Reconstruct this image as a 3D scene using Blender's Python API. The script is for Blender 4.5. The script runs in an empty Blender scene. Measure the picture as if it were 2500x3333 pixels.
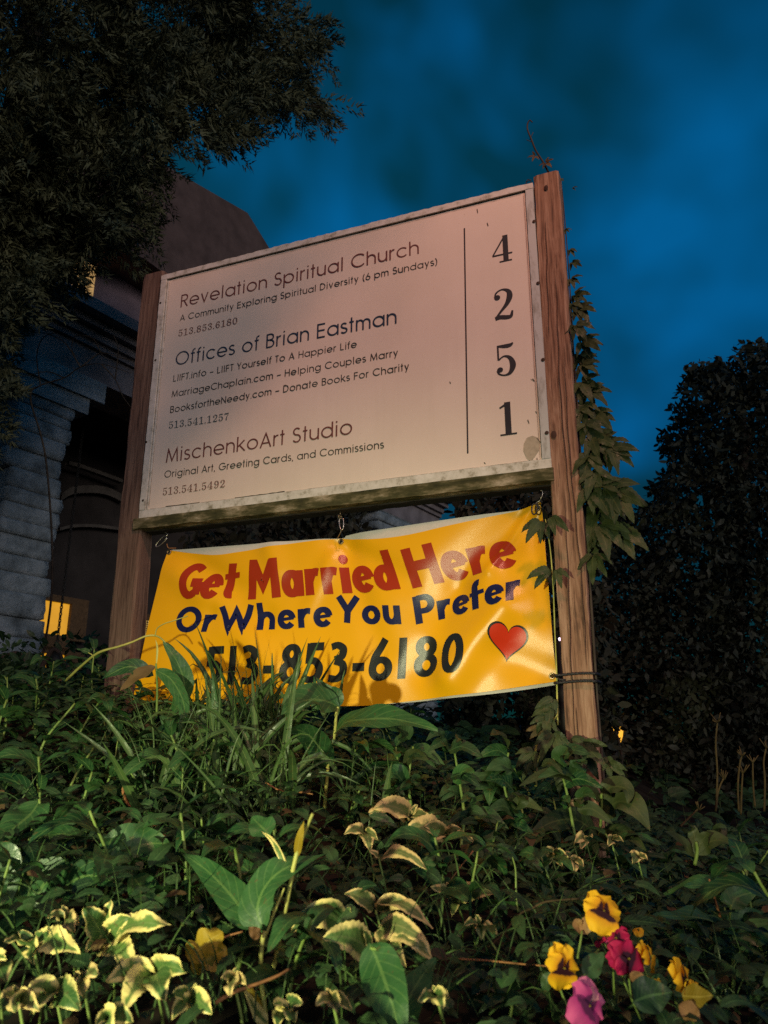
import bpy, math, random
import numpy as np
from mathutils import Vector

random.seed(7)
RNG = np.random.default_rng(11)
R = math.radians
scene = bpy.context.scene
COL = scene.collection

# ------------------------------------------------------------------ camera
CAM = np.array([2.1306, -2.6030, 1.5])
FPX = 2519.46                                   # focal length in pixels of the 2500 x 3333 photograph
PITCH, YAW = R(16.842), R(21.099)
FW = np.array([-math.sin(YAW) * math.cos(PITCH), math.cos(YAW) * math.cos(PITCH), math.sin(PITCH)])
RT = np.array([math.cos(YAW), math.sin(YAW), 0.0])
UP = np.cross(RT, FW)
cd = bpy.data.cameras.new('camera')
cam = bpy.data.objects.new('camera', cd)
COL.objects.link(cam)
cam.location = CAM
cam.rotation_euler = (math.pi / 2 + PITCH, 0, YAW)
cd.sensor_fit = 'VERTICAL'
cd.sensor_height = 36.0
cd.lens = FPX / 3333 * 36.0
cd.clip_start, cd.clip_end = 0.05, 2000
cd.dof.use_dof = True
cd.dof.focus_distance = 3.1
cd.dof.aperture_fstop = cd.lens / 4.5
scene.camera = cam

# ------------------------------------------------------------------ sky, sun, lamps, exposure
SUN_EL, SUN_AZ = R(9.0), R(127)
w = bpy.data.worlds.new('World')
scene.world = w
w.use_nodes = True
nt = w.node_tree
nt.nodes.clear()
wo = nt.nodes.new('ShaderNodeOutputWorld')
bg = nt.nodes.new('ShaderNodeBackground')
bg.inputs['Strength'].default_value = 0.15
sky = nt.nodes.new('ShaderNodeTexSky')
sky.sky_type = 'NISHITA'
sky.sun_disc = False
sky.sun_elevation = SUN_EL
sky.sun_rotation = SUN_AZ
sky.air_density = 1.6
sky.dust_density = 0.2
sky.ozone_density = 4.0
tc = nt.nodes.new('ShaderNodeTexCoord')
mp = nt.nodes.new('ShaderNodeMapping')
mp.inputs['Rotation'].default_value = (0.3, 0.5, 0.2)
mp.inputs['Scale'].default_value = (1.0, 1.0, 1.0)
mp.inputs['Location'].default_value = (13.7, 29.0, 7.3)
nz = nt.nodes.new('ShaderNodeTexNoise')
nz.inputs['Scale'].default_value = 3.4
nz.inputs['Detail'].default_value = 3.0
nz.inputs['Roughness'].default_value = 0.5
nz.inputs['Distortion'].default_value = 0.15
cr = nt.nodes.new('ShaderNodeValToRGB')
cr.color_ramp.elements[0].position = 0.41
cr.color_ramp.elements[0].color = (0.012, 0.23, 0.25, 1)
cr.color_ramp.elements[1].position = 0.66
cr.color_ramp.elements[1].color = (0.012, 0.70, 1.12, 1)
mx = nt.nodes.new('ShaderNodeMix')
mx.data_type = 'RGBA'
mx.blend_type = 'MULTIPLY'
mx.inputs['Factor'].default_value = 1.0
L = nt.links.new
L(tc.outputs['Generated'], mp.inputs['Vector'])
L(mp.outputs['Vector'], nz.inputs['Vector'])
L(nz.outputs['Fac'], cr.inputs['Fac'])
L(sky.outputs['Color'], mx.inputs['A'])
L(cr.outputs['Color'], mx.inputs['B'])
sz = nt.nodes.new('ShaderNodeSeparateXYZ')
L(tc.outputs['Generated'], sz.inputs[0])
hr = nt.nodes.new('ShaderNodeValToRGB')                      # ramp darkens and tints the sky towards the horizon
hr.color_ramp.elements[0].position = 0.0
hr.color_ramp.elements[0].color = (0.30, 0.11, 0.20, 1)
hr.color_ramp.elements[1].position = 0.66
hr.color_ramp.elements[1].color = (1, 1, 1, 1)
e_ = hr.color_ramp.elements.new(0.30)
e_.color = (0.8, 0.48, 0.62, 1)
L(sz.outputs['Z'], hr.inputs['Fac'])
my = nt.nodes.new('ShaderNodeMix')
my.data_type = 'RGBA'
my.blend_type = 'MULTIPLY'
my.inputs['Factor'].default_value = 1.0
L(mx.outputs['Result'], my.inputs['A'])
L(hr.outputs['Color'], my.inputs['B'])
L(my.outputs['Result'], bg.inputs['Color'])
L(bg.outputs['Background'], wo.inputs['Surface'])

def lamp(name, kind, loc, energy, color, **kw):
    d = bpy.data.lights.new(name, kind)
    d.energy, d.color = energy, color
    for k, v in kw.items():
        setattr(d, k, v)
    o = bpy.data.objects.new(name, d)
    o.location = loc
    COL.objects.link(o)
    return o

# the last of the dusk, very weak
sun = lamp('sun', 'SUN', (0, 0, 30), 0.95, (1.0, 0.86, 0.78), angle=R(20))
sun.rotation_euler = (R(90) - SUN_EL, 0, R(180) - SUN_AZ)
# two assumed lights without fixtures: a high one like a sodium street lamp,
# and a low one in front, both inferred from shadows on the banner
A_W, B_W = 415, 540
ASSUMED_HIGH = np.array([2.9, -2.7, 5.7])
ASSUMED_LOW = np.array([1.1, -3.9, 1.35])
lamp('assumed_street_light', 'SPOT', ASSUMED_HIGH, A_W, (1.0, 0.46, 0.31), shadow_soft_size=0.22,
     spot_size=R(66), spot_blend=0.8).rotation_euler = Vector(np.array([1.25, 0.0, 2.8]) - ASSUMED_HIGH).to_track_quat('-Z', 'Y').to_euler()
lamp('assumed_low_light', 'SPOT', ASSUMED_LOW, B_W, (0.95, 0.95, 0.55), shadow_soft_size=0.05,
     spot_size=R(60), spot_blend=1.0).rotation_euler = Vector(np.array([1.1, -1.3, 1.10]) - ASSUMED_LOW).to_track_quat('-Z', 'Y').to_euler()

vs = scene.view_settings
vs.view_transform = 'Standard'
vs.look = 'None'
vs.exposure = 0.0
vs.gamma = 1.0
scene.render.engine = 'CYCLES'
scene.cycles.max_bounces = 5
scene.cycles.use_denoising = False

# ------------------------------------------------------------------ measuring helpers
def ray(px, py):
    return FW + RT * (px - 1250) / FPX - UP * (py - 1666.5) / FPX
def dep(px, py, d):                              # the point at distance d along the viewing axis
    return CAM + ray(px, py) * d
def at(px, py, Y=0.0):                           # the point on the plane y = Y
    r = ray(px, py)
    return CAM + r * ((Y - CAM[1]) / r[1])
def proj(P):                                    # pixel and depth of a point
    d = np.asarray(P) - CAM
    z = d @ FW
    return 1250 + FPX * (d @ RT) / z, 1666.5 - FPX * (d @ UP) / z, z
def sstep(a, b, x):
    t = min(1, max(0, (x - a) / (b - a)))
    return t * t * (3 - 2 * t)
BANK_X = [-4.0, -0.6, -0.25, 0.2, 0.62, 1.14, 1.4, 1.62, 2.0, 2.3, 6.0]
BANK_Z = [1.58, 1.66, 1.63, 1.55, 1.47, 1.37, 1.25, 1.18, 0.99, 0.97, 0.97]
def gz(x, y):                                    # height of the bank
    z = 0.97 * sstep(-2.26, -2.12, y)
    if y > -2.12:
        top = np.interp(x, BANK_X, BANK_Z)
        t = (y + 2.12) / 2.02
        z += (top - 0.97) * min(t, 1.0) + 0.02 * max(0, min(y, 12))
        z += 0.02 * math.sin(x * 3.1 + y) * math.sin(y * 2.3)
    return z
def gd(px, py, h=0.15):                          # where the ray meets the bank's canopy of height h
    r = ray(px, py)
    t = 0.5
    for _ in range(900):
        p = CAM + r * t
        if p[2] < gz(p[0], p[1]) + h:
            return t
        t += 0.008
    return t

# ------------------------------------------------------------------ object helpers
def obj(name, mesh, mats, parent=None):
    o = bpy.data.objects.new(name, mesh)
    for m in (mats if isinstance(mats, (list, tuple)) else [mats]):
        if m.name not in [x.name for x in mesh.materials]:
            mesh.materials.append(m)
    COL.objects.link(o)
    if parent:
        o.parent = parent
    return o
def tag(o, label, cat=None, group=None):
    o['label'] = label
    if cat:
        o['category'] = cat
    if group:
        o['group'] = group
    return o
def thing(name, label, cat, loc=(0, 0, 0), group=None):
    o = bpy.data.objects.new(name, None)
    o.empty_display_size = 0.1
    o.location = loc
    COL.objects.link(o)
    return tag(o, label, cat, group)
def copy_tree(o, parent=None):
    c = o.copy()
    COL.objects.link(c)
    if parent:
        c.parent = parent
    for ch in list(o.children):
        copy_tree(ch, c)
    return c

class M:                                         # collects faces with uv and a per-vertex tint
    def __init__(s, origin=(0, 0, 0)):
        s.v, s.f, s.uv, s.t, s.n, s.o = [], [], [], [], 0, np.array(origin, float)
    def add(s, verts, faces, uv=None, tint=0.5):
        verts = np.asarray(verts, float).reshape(-1, 3) - s.o
        k = len(verts)
        s.v.append(verts)
        s.f.extend([tuple(i + s.n for i in f) for f in faces])
        s.uv.append(np.zeros((k, 2)) if uv is None else np.asarray(uv, float))
        s.t.append(np.full(k, tint))
        s.n += k
    def box(s, a, b, tint=0.5):
        (x0, y0, z0), (x1, y1, z1) = a, b
        v = [(x0, y0, z0), (x1, y0, z0), (x1, y1, z0), (x0, y1, z0), (x0, y0, z1), (x1, y0, z1), (x1, y1, z1), (x0, y1, z1)]
        s.add(v, [(0, 3, 2, 1), (4, 5, 6, 7), (0, 1, 5, 4), (1, 2, 6, 5), (2, 3, 7, 6), (3, 0, 4, 7)], tint=tint)
    def tube(s, pts, rad, sides=7, tint=0.5, closed=False):
        pts = np.asarray(pts, float)
        n = len(pts)
        rad = np.full(n, rad) if np.isscalar(rad) else np.asarray(rad, float)
        if closed:
            tg = np.roll(pts, -1, 0) - np.roll(pts, 1, 0)
        else:
            tg = np.gradient(pts, axis=0)
        tg /= np.linalg.norm(tg, axis=1)[:, None] + 1e-9
        ref = np.array([0.31, 0.22, 0.9]) if abs(tg[0][2]) < 0.8 else np.array([0.9, 0.3, 0.1])
        V = []
        nn = None
        for i in range(n):
            a = ref if nn is None else nn
            a = a - tg[i] * (a @ tg[i])
            a /= np.linalg.norm(a) + 1e-9
            nn = a
            b = np.cross(tg[i], a)
            for k in range(sides):
                th = 2 * math.pi * k / sides
                V.append(pts[i] + rad[i] * (a * math.cos(th) + b * math.sin(th)))
        F = []
        for i in range(n if closed else n - 1):
            j = (i + 1) % n
            for k in range(sides):
                l = (k + 1) % sides
                F.append((i * sides + k, i * sides + l, j * sides + l, j * sides + k))
        if not closed:
            F.append(tuple(range(sides))[::-1])
            F.append(tuple((n - 1) * sides + k for k in range(sides)))
        uv = [(k / sides, i / max(1, n - 1)) for i in range(n) for k in range(sides)]
        s.add(V, F, uv, tint)
    def mesh(s, name, smooth=True):
        me = bpy.data.meshes.new(name)
        v = np.concatenate(s.v)
        me.from_pydata(v.tolist(), [], s.f)
        uv = np.concatenate(s.uv)
        li = np.empty(len(me.loops), dtype=np.int32)
        me.loops.foreach_get('vertex_index', li)
        lay = me.uv_layers.new(name='UVMap')
        lay.data.foreach_set('uv', uv[li].astype(np.float32).ravel())
        at_ = me.attributes.new('tint', 'FLOAT', 'POINT')
        at_.data.foreach_set('value', np.concatenate(s.t).astype(np.float32))
        if smooth:
            me.polygons.foreach_set('use_smooth', np.ones(len(me.polygons), dtype=bool))
        me.update()
        return me
    def build(s, name, mats, parent=None, smooth=True):
        return obj(name, s.mesh(name, smooth), mats, parent)

def crom(pts, n=8, closed=False):                # Catmull-Rom through points of any dimension
    P = np.asarray(pts, float)
    if closed:
        P = np.vstack([P[-1], P, P[0], P[1]])
    else:
        P = np.vstack([2 * P[0] - P[1], P, 2 * P[-1] - P[-2]])
    out = []
    for i in range(1, len(P) - 2):
        for k in range(n):
            t = k / n
            out.append(0.5 * (2 * P[i] + (P[i + 1] - P[i - 1]) * t + (2 * P[i - 1] - 5 * P[i] + 4 * P[i + 1] - P[i + 2]) * t * t
                              + (3 * P[i] - P[i - 1] - 3 * P[i + 1] + P[i + 2]) * t ** 3))
    if not closed:
        out.append(P[-2])
    return np.array(out)

# ------------------------------------------------------------------ materials
class N:
    def __init__(s, name, rough=0.7, spec=0.3):
        s.m = bpy.data.materials.new(name)
        s.m.use_nodes = True
        s.t = s.m.node_tree
        s.b = s.t.nodes['Principled BSDF']
        s.b.inputs['Roughness'].default_value = rough
        s.b.inputs['Specular IOR Level'].default_value = spec
    def n(s, typ, **kw):
        x = s.t.nodes.new(typ)
        for k, v in kw.items():
            if k.startswith('_'):
                setattr(x, k[1:], v)
            else:
                x.inputs[k.replace('__', ' ')].default_value = v
        return x
    def l(s, a, b):
        s.t.links.new(a, b)
    def math(s, op, a, b=None, c=None):
        x = s.n('ShaderNodeMath', _operation=op)
        for i, q in enumerate((a, b, c)):
            if q is None:
                continue
            if isinstance(q, (int, float)):
                x.inputs[i].default_value = q
            else:
                s.l(q, x.inputs[i])
        return x.outputs[0]
    def noise(s, scale, detail=3.0, vec=None, rough=0.55, dist=0.0, stretch=None):
        if vec is None:
            vec = s.n('ShaderNodeTexCoord').outputs['Object']
        if stretch:
            mpn = s.n('ShaderNodeMapping', Scale=stretch)
            s.l(vec, mpn.inputs['Vector'])
            vec = mpn.outputs['Vector']
        x = s.n('ShaderNodeTexNoise', Scale=scale, Detail=detail, Roughness=rough, Distortion=dist)
        s.l(vec, x.inputs['Vector'])
        return x.outputs['Fac']
    def ramp(s, fac, stops):
        x = s.n('ShaderNodeValToRGB')
        e = x.color_ramp.elements
        while len(e) < len(stops):
            e.new(0.5)
        for i, (p, c) in enumerate(stops):
            e[i].position = p
            e[i].color = (*c, 1) if len(c) == 3 else c
        s.l(fac, x.inputs['Fac'])
        return x.outputs['Color']
    def mix(s, fac, a, b, blend='MIX'):
        x = s.n('ShaderNodeMix', _data_type='RGBA', _blend_type=blend)
        for q, k in ((fac, 'Factor'), (a, 'A'), (b, 'B')):
            if isinstance(q, (int, float)):
                x.inputs[k].default_value = q
            elif isinstance(q, tuple):
                x.inputs[k].default_value = (*q, 1)
            else:
                s.l(q, x.inputs[k])
        return x.outputs['Result']
    def col(s, c):
        if isinstance(c, tuple):
            s.b.inputs['Base Color'].default_value = (*c, 1)
        else:
            s.l(c, s.b.inputs['Base Color'])
        return s
    def bump(s, h, strength=0.3, dist=0.01):
        x = s.n('ShaderNodeBump', Strength=strength, Distance=dist)
        s.l(h, x.inputs['Height'])
        s.l(x.outputs['Normal'], s.b.inputs['Normal'])
        return s

def plain(name, c, rough=0.6, spec=0.3, var=0.25, scale=20, bump=0.0, metal=0.0):
    m = N(name, rough, spec)
    f = m.noise(scale, 4)
    lo = tuple(x * (1 - var) for x in c)
    hi = tuple(min(1, x * (1 + var)) for x in c)
    m.col(m.ramp(f, [(0.3, lo), (0.7, hi)]))
    m.b.inputs['Metallic'].default_value = metal
    if bump:
        m.bump(f, bump)
    return m.m

def leafmat(name, dark, light, rib=None, cream=None, edge=0.55, rough=0.5, trans=0.25, vein=True):
    m = N(name, rough, 0.35)
    uvn = m.n('ShaderNodeUVMap', _uv_map='UVMap')
    sx = m.n('ShaderNodeSeparateXYZ')
    m.l(uvn.outputs['UV'], sx.inputs[0])
    u = m.math('ABSOLUTE', m.math('MULTIPLY_ADD', sx.outputs['X'], 2.0, -1.0))
    v = sx.outputs['Y']
    tint = m.n('ShaderNodeAttribute', _attribute_name='tint').outputs['Fac']
    nz1 = m.noise(45, 3)
    f = m.math('ADD', m.math('MULTIPLY', nz1, 0.5), m.math('MULTIPLY', tint, 0.5))
    c = m.ramp(f, [(0.25, dark), (0.75, light)])
    if vein:
        wv = m.math('FRACT', m.math('MULTIPLY', m.math('SUBTRACT', v, m.math('MULTIPLY', u, 0.22)), 9.0))
        vf = m.math('LESS_THAN', wv, 0.16)
        c = m.mix(m.math('MULTIPLY', vf, 0.35), c, rib or light)
    if rib:
        c = m.mix(m.math('MULTIPLY', m.math('LESS_THAN', u, 0.075), 0.75), c, rib)
    if cream:
        e = m.math('ADD', u, m.math('MULTIPLY', m.math('SUBTRACT', m.noise(30, 4), 0.5), 2.2))
        e = m.math('ADD', e, m.math('MULTIPLY', m.math('MULTIPLY', v, v), 0.35))
        e = m.math('ADD', e, m.math('MULTIPLY', m.math('SUBTRACT', tint, 0.5), 0.5))
        sm = m.n('ShaderNodeMapRange')
        sm.inputs['From Min'].default_value = edge
        sm.inputs['From Max'].default_value = edge + 0.30
        m.l(e, sm.inputs['Value'])
        c = m.mix(sm.outputs['Result'], c, cream)
    bl = m.math('GREATER_THAN', m.noise(75, 4), 0.66)
    c = m.mix(m.math('MULTIPLY', bl, 0.5), c, (0.09, 0.055, 0.02))
    m.col(c)
    m.l(m.ramp(m.noise(30, 3), [(0.35, (rough - .12,) * 3), (0.65, (rough + .2,) * 3)]), m.b.inputs['Roughness'])
    m.bump(m.math('ADD', m.noise(60, 3), m.math('MULTIPLY', wv if vein else u, 0.5)), 0.45, 0.004)
    if trans:
        tr = m.n('ShaderNodeBsdfTranslucent')
        m.l(c if not isinstance(c, tuple) else c, tr.inputs['Color'])
        ms = m.n('ShaderNodeMixShader', Fac=trans)
        out = m.t.nodes['Material Output']
        m.l(m.b.outputs[0], ms.inputs[1])
        m.l(tr.outputs[0], ms.inputs[2])
        m.l(ms.outputs[0], out.inputs['Surface'])
    return m.m

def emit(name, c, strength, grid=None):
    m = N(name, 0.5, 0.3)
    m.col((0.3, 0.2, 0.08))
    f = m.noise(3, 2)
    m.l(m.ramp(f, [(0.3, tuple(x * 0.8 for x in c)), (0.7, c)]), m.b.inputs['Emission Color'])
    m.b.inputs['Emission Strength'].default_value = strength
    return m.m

MAT = {}
# weathered off-white sign face with faint dirt specks and streaks
m = N('painted_panel', 0.45, 0.3)
sp = m.noise(160, 2)
base = m.ramp(m.noise(2.2, 5), [(0.3, (0.62, 0.53, 0.44)), (0.7, (0.70, 0.60, 0.51))])
base = m.mix(m.math('MULTIPLY', m.math('GREATER_THAN', sp, 0.715), 0.55), base, (0.22, 0.18, 0.13))
st = m.noise(9, 5, stretch=(3, 1, 0.25))
base = m.mix(m.math('MULTIPLY', m.math('SUBTRACT', st, 0.5), 0.35), base, (0.40, 0.36, 0.28))
m.col(base)
MAT['panel'] = m.m
m = N('painted_trim', 0.55, 0.3)
d = m.noise(26, 6, rough=0.7)
c = m.ramp(d, [(0.30, (0.20, 0.18, 0.12)), (0.46, (0.50, 0.48, 0.42)), (0.7, (0.64, 0.61, 0.56))])
m.col(c).bump(d, 0.2, 0.003)
MAT['trim'] = m.m
m = N('metal_trim', 0.4, 0.5)
d = m.noise(30, 6, rough=0.7, stretch=(1, 1, 0.3))
m.col(m.ramp(d, [(0.30, (0.22, 0.21, 0.17)), (0.5, (0.44, 0.45, 0.42))]))
MAT['metal_trim'] = m.m
# mossy bottom rail
m = N('mossy_timber', 0.8, 0.2)
d = m.noise(14, 7, rough=0.7, stretch=(0.45, 1, 1.6))
d2 = m.noise(90, 4)
c = m.ramp(d, [(0.33, (0.018, 0.018, 0.008)), (0.47, (0.060, 0.055, 0.022)), (0.56, (0.18, 0.15, 0.085)), (0.68, (0.46, 0.39, 0.29))])
c = m.mix(m.math('MULTIPLY', d2, 0.35), c, (0.05, 0.055, 0.02))
m.col(c).bump(d, 0.5, 0.006)
MAT['moss'] = m.m
MAT['dirt'] = plain('dirt_line', (0.045, 0.045, 0.03), 0.9, 0.1)
# reddish brown weathered posts with vertical grain and checks
def wood(name, ca, cb, cc, gs=(9, 9, 0.55)):
    m = N(name, 0.75, 0.2)
    tcv = m.n('ShaderNodeTexCoord').outputs['Object']
    g = m.noise(7.0, 6, vec=tcv, rough=0.65, dist=0.35, stretch=gs)
    big = m.noise(2.0, 4, vec=tcv, stretch=(3, 3, 0.8))
    fine = m.noise(22.0, 4, vec=tcv, stretch=(gs[0], gs[1], 0.25))
    c = m.ramp(g, [(0.32, cc), (0.46, cb), (0.62, ca)])
    c = m.mix(m.math('MULTIPLY', m.math('GREATER_THAN', fine, 0.60), 0.55), c, cc)
    c = m.mix(m.math('MULTIPLY', m.math('SUBTRACT', big, 0.35), 0.8), c, cb)
    m.col(c)
    m.bump(m.math('ADD', g, m.math('MULTIPLY', fine, 0.5)), 0.6, 0.006)
    return m.m
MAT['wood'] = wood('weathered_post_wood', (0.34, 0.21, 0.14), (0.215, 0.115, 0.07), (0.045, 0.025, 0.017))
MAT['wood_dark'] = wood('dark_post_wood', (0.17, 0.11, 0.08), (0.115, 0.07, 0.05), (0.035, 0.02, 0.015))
MAT['knot'] = plain('wood_knot', (0.05, 0.026, 0.018), 0.8, 0.2)
MAT['ink_black'] = plain('black_lettering', (0.022, 0.022, 0.026), 0.5, 0.3, 0.2)
MAT['ink_grey'] = plain('dark_lettering', (0.05, 0.048, 0.04), 0.5, 0.3, 0.2)
MAT['ink_maroon'] = plain('maroon_lettering', (0.135, 0.045, 0.038), 0.5, 0.3, 0.2)
MAT['ink_navy'] = plain('navy_lettering', (0.022, 0.036, 0.062), 0.5, 0.3, 0.2)
MAT['ink_teal'] = plain('grey_lettering', (0.07, 0.095, 0.10), 0.5, 0.3, 0.2)
MAT['ink_rust'] = plain('rust_lettering', (0.17, 0.09, 0.07), 0.5, 0.3, 0.2)
MAT['screw'] = plain('rusty_screw', (0.05, 0.03, 0.02), 0.7, 0.3, metal=0.3)
MAT['stain'] = plain('glue_residue', (0.36, 0.31, 0.23), 0.7, 0.2, 0.15, 60)
# banner vinyl with its woven weave
def vinyl(name, c, rough=0.27):
    m = N(name, rough, 0.40)
    v = m.noise(4, 3)
    m.col(m.ramp(v, [(0.3, tuple(x * 0.93 for x in c)), (0.7, c)]))
    tcv = m.n('ShaderNodeTexCoord').outputs['Object']
    wv = m.n('ShaderNodeTexWave', _wave_type='BANDS', _bands_direction='Z', Scale=110.0)
    wx = m.n('ShaderNodeTexWave', _wave_type='BANDS', _bands_direction='X', Scale=110.0)
    m.l(tcv, wv.inputs['Vector'])
    m.l(tcv, wx.inputs['Vector'])
    m.bump(m.math('ADD', wv.outputs['Fac'], wx.outputs['Fac']), 0.10, 0.001)
    return m.m
MAT['yellow'] = vinyl('yellow_vinyl', (0.76, 0.37, 0.004))
MAT['vred'] = vinyl('red_vinyl', (0.33, 0.030, 0.006))
MAT['vblue'] = vinyl('blue_vinyl', (0.011, 0.013, 0.058))
MAT['vblack'] = vinyl('black_vinyl', (0.017, 0.018, 0.016))
MAT['vheart'] = vinyl('heart_vinyl', (0.55, 0.030, 0.006), 0.35)
MAT['vback'] = plain('white_banner_back', (0.50, 0.46, 0.42), 0.5, 0.3, 0.08, 200)
MAT['brass'] = plain('grommet_metal', (0.30, 0.22, 0.12), 0.3, 0.5, 0.2, 40, metal=0.8)
MAT['hole'] = plain('grommet_hole', (0.02, 0.02, 0.02), 0.8, 0.1)
MAT['steel'] = plain('steel_wire', (0.50, 0.44, 0.38), 0.3, 0.6, 0.2, 40, metal=0.9)
MAT['black_cord'] = plain('black_cord', (0.015, 0.015, 0.016), 0.45, 0.4, 0.3, 300, bump=0.4)
# house
m = N('rough_stone', 0.9, 0.15)
d = m.noise(3.5, 8, rough=0.65)
c = m.ramp(d, [(0.3, (0.10, 0.12, 0.13)), (0.5, (0.23, 0.27, 0.29)), (0.7, (0.36, 0.39, 0.41))])
m.col(c).bump(m.noise(9, 8, rough=0.75), 1.0, 0.05)
MAT['stone'] = m.m
MAT['beam'] = plain('painted_beam', (0.17, 0.15, 0.155), 0.8, 0.2, 0.35, 3)
MAT['gable'] = plain('gable_boards', (0.165, 0.125, 0.15), 0.85, 0.2, 0.25, 2)
MAT['roof'] = plain('brown_shingle', (0.095, 0.062, 0.055), 0.9, 0.15, 0.25, 4, bump=0.3)
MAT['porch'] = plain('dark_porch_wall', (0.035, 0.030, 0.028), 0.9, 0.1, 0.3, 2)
MAT['arch'] = plain('arch_trim', (0.09, 0.08, 0.07), 0.9, 0.1, 0.25, 5)
MAT['frame'] = plain('brown_window_frame', (0.10, 0.06, 0.03), 0.7, 0.2)
MAT['lit'] = emit('lit_window_shade', (0.80, 0.36, 0.012), 0.85)
MAT['lit_pale'] = emit('lit_screen', (0.95, 0.60, 0.14), 0.85)
MAT['soffit_glow'] = emit('glowing_soffit', (0.62, 0.37, 0.14), 0.7)  # glow for the lamp-lit soffit, not a window
MAT['lit_far'] = emit('lit_lantern_glass', (1.0, 0.45, 0.03), 1.3)
MAT['lit_dot'] = emit('lit_bulb', (1.0, 0.7, 0.95), 2.5)
MAT['chain'] = plain('dark_iron', (0.012, 0.011, 0.010), 0.6, 0.3)
# plants
MAT['bark'] = plain('tree_bark', (0.05, 0.04, 0.032), 0.9, 0.1, 0.4, 12, bump=0.5)
MAT['needle'] = leafmat('evergreen_needles', (0.05, 0.058, 0.03), (0.115, 0.12, 0.055), rough=0.7, trans=0.1, vein=False)
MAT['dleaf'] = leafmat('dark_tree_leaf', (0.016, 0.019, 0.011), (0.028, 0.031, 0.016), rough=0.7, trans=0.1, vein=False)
MAT['creeper'] = leafmat('creeper_leaf', (0.020, 0.036, 0.010), (0.046, 0.064, 0.018), (0.07, 0.085, 0.025), rough=0.55, trans=0.2)
MAT['lance'] = leafmat('broad_lance_leaf', (0.014, 0.050, 0.016), (0.038, 0.110, 0.030), (0.11, 0.20, 0.055), rough=0.42, trans=0.22)
MAT['cover'] = leafmat('ground_cover_leaf', (0.006, 0.022, 0.008), (0.040, 0.088, 0.026), (0.06, 0.12, 0.04), rough=0.5, trans=0.2)
MAT['coverb'] = leafmat('brownish_cover_leaf', (0.045, 0.030, 0.012), (0.13, 0.085, 0.030), rough=0.6, trans=0.2)
MAT['varieg'] = leafmat('variegated_leaf', (0.035, 0.090, 0.022), (0.12, 0.21, 0.045), (0.14, 0.20, 0.06), cream=(0.76, 0.63, 0.22), edge=0.55, trans=0.22)
MAT['variegb'] = leafmat('tired_variegated_leaf', (0.075, 0.110, 0.030), (0.14, 0.17, 0.050), (0.2, 0.2, 0.07), cream=(0.66, 0.49, 0.19), edge=0.58, trans=0.22)
MAT['yleaf'] = leafmat('yellowed_leaf', (0.20, 0.135, 0.008), (0.34, 0.23, 0.015), (0.38, 0.28, 0.05), trans=0.25)
MAT['dry'] = leafmat('dry_leaf', (0.12, 0.06, 0.022), (0.30, 0.16, 0.06), trans=0.15)
MAT['stem'] = plain('green_stem', (0.14, 0.21, 0.045), 0.5, 0.3, 0.35, 18)
MAT['stem_y'] = plain('yellow_green_stem', (0.34, 0.34, 0.08), 0.5, 0.3, 0.3, 14)
MAT['twig'] = plain('rusty_twig', (0.26, 0.12, 0.045), 0.7, 0.2, 0.35, 30)
MAT['stalk'] = plain('dry_stalk', (0.06, 0.042, 0.018), 0.8, 0.2, 0.35, 30)
MAT['grass'] = leafmat('grass_blade', (0.018, 0.045, 0.014), (0.075, 0.140, 0.036), (0.15, 0.2, 0.06), rough=0.45, trans=0.25, vein=False)
MAT['soil'] = plain('dark_soil', (0.018, 0.014, 0.010), 0.95, 0.1, 0.4, 6, bump=0.5)
def petal(name, c, deep, spot):
    m = N(name, 0.6, 0.2)
    uvn = m.n('ShaderNodeUVMap', _uv_map='UVMap')
    sx = m.n('ShaderNodeSeparateXYZ')
    m.l(uvn.outputs['UV'], sx.inputs[0])
    f = m.math('ADD', sx.outputs['Y'], m.math('MULTIPLY', m.math('SUBTRACT', m.noise(120, 3), 0.5), 0.25))
    col = m.ramp(f, [(0.0, spot), (0.27, spot), (0.36, deep), (0.70, c)])
    m.col(col)
    tr = m.n('ShaderNodeBsdfTranslucent')
    m.l(col, tr.inputs['Color'])
    ms = m.n('ShaderNodeMixShader', Fac=0.25)
    m.l(m.b.outputs[0], ms.inputs[1])
    m.l(tr.outputs[0], ms.inputs[2])
    m.l(ms.outputs[0], m.t.nodes['Material Output'].inputs['Surface'])
    return m.m
MAT['p_yellow'] = petal('yellow_petal', (0.85, 0.47, 0.015), (0.80, 0.38, 0.010), (0.80, 0.38, 0.010))
MAT['p_yellowspot'] = petal('spotted_yellow_petal', (0.85, 0.47, 0.015), (0.70, 0.30, 0.010), (0.035, 0.008, 0.012))
MAT['p_maroon'] = petal('maroon_petal', (0.42, 0.012, 0.075), (0.25, 0.010, 0.05), (0.035, 0.006, 0.02))
MAT['p_pink'] = petal('pink_petal', (0.60, 0.085, 0.26), (0.45, 0.04, 0.20), (0.10, 0.015, 0.07))
MAT['p_pale'] = petal('pale_pink_petal', (0.62, 0.16, 0.30), (0.70, 0.40, 0.33), (0.75, 0.60, 0.42))

# ------------------------------------------------------------------ lettering: three hand-drawn stroke alphabets
def arc(cx, cy, rx, ry, a0, a1, n=None):
    n = n or max(4, int(abs(a1 - a0) / 12))
    a = np.radians(np.linspace(a0, a1, n + 1))
    return np.stack([cx + rx * np.cos(a), cy + ry * np.sin(a)], 1)
def ln(*p):
    return np.array(p, float)
def cat(*a):
    return np.vstack(a)

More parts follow.
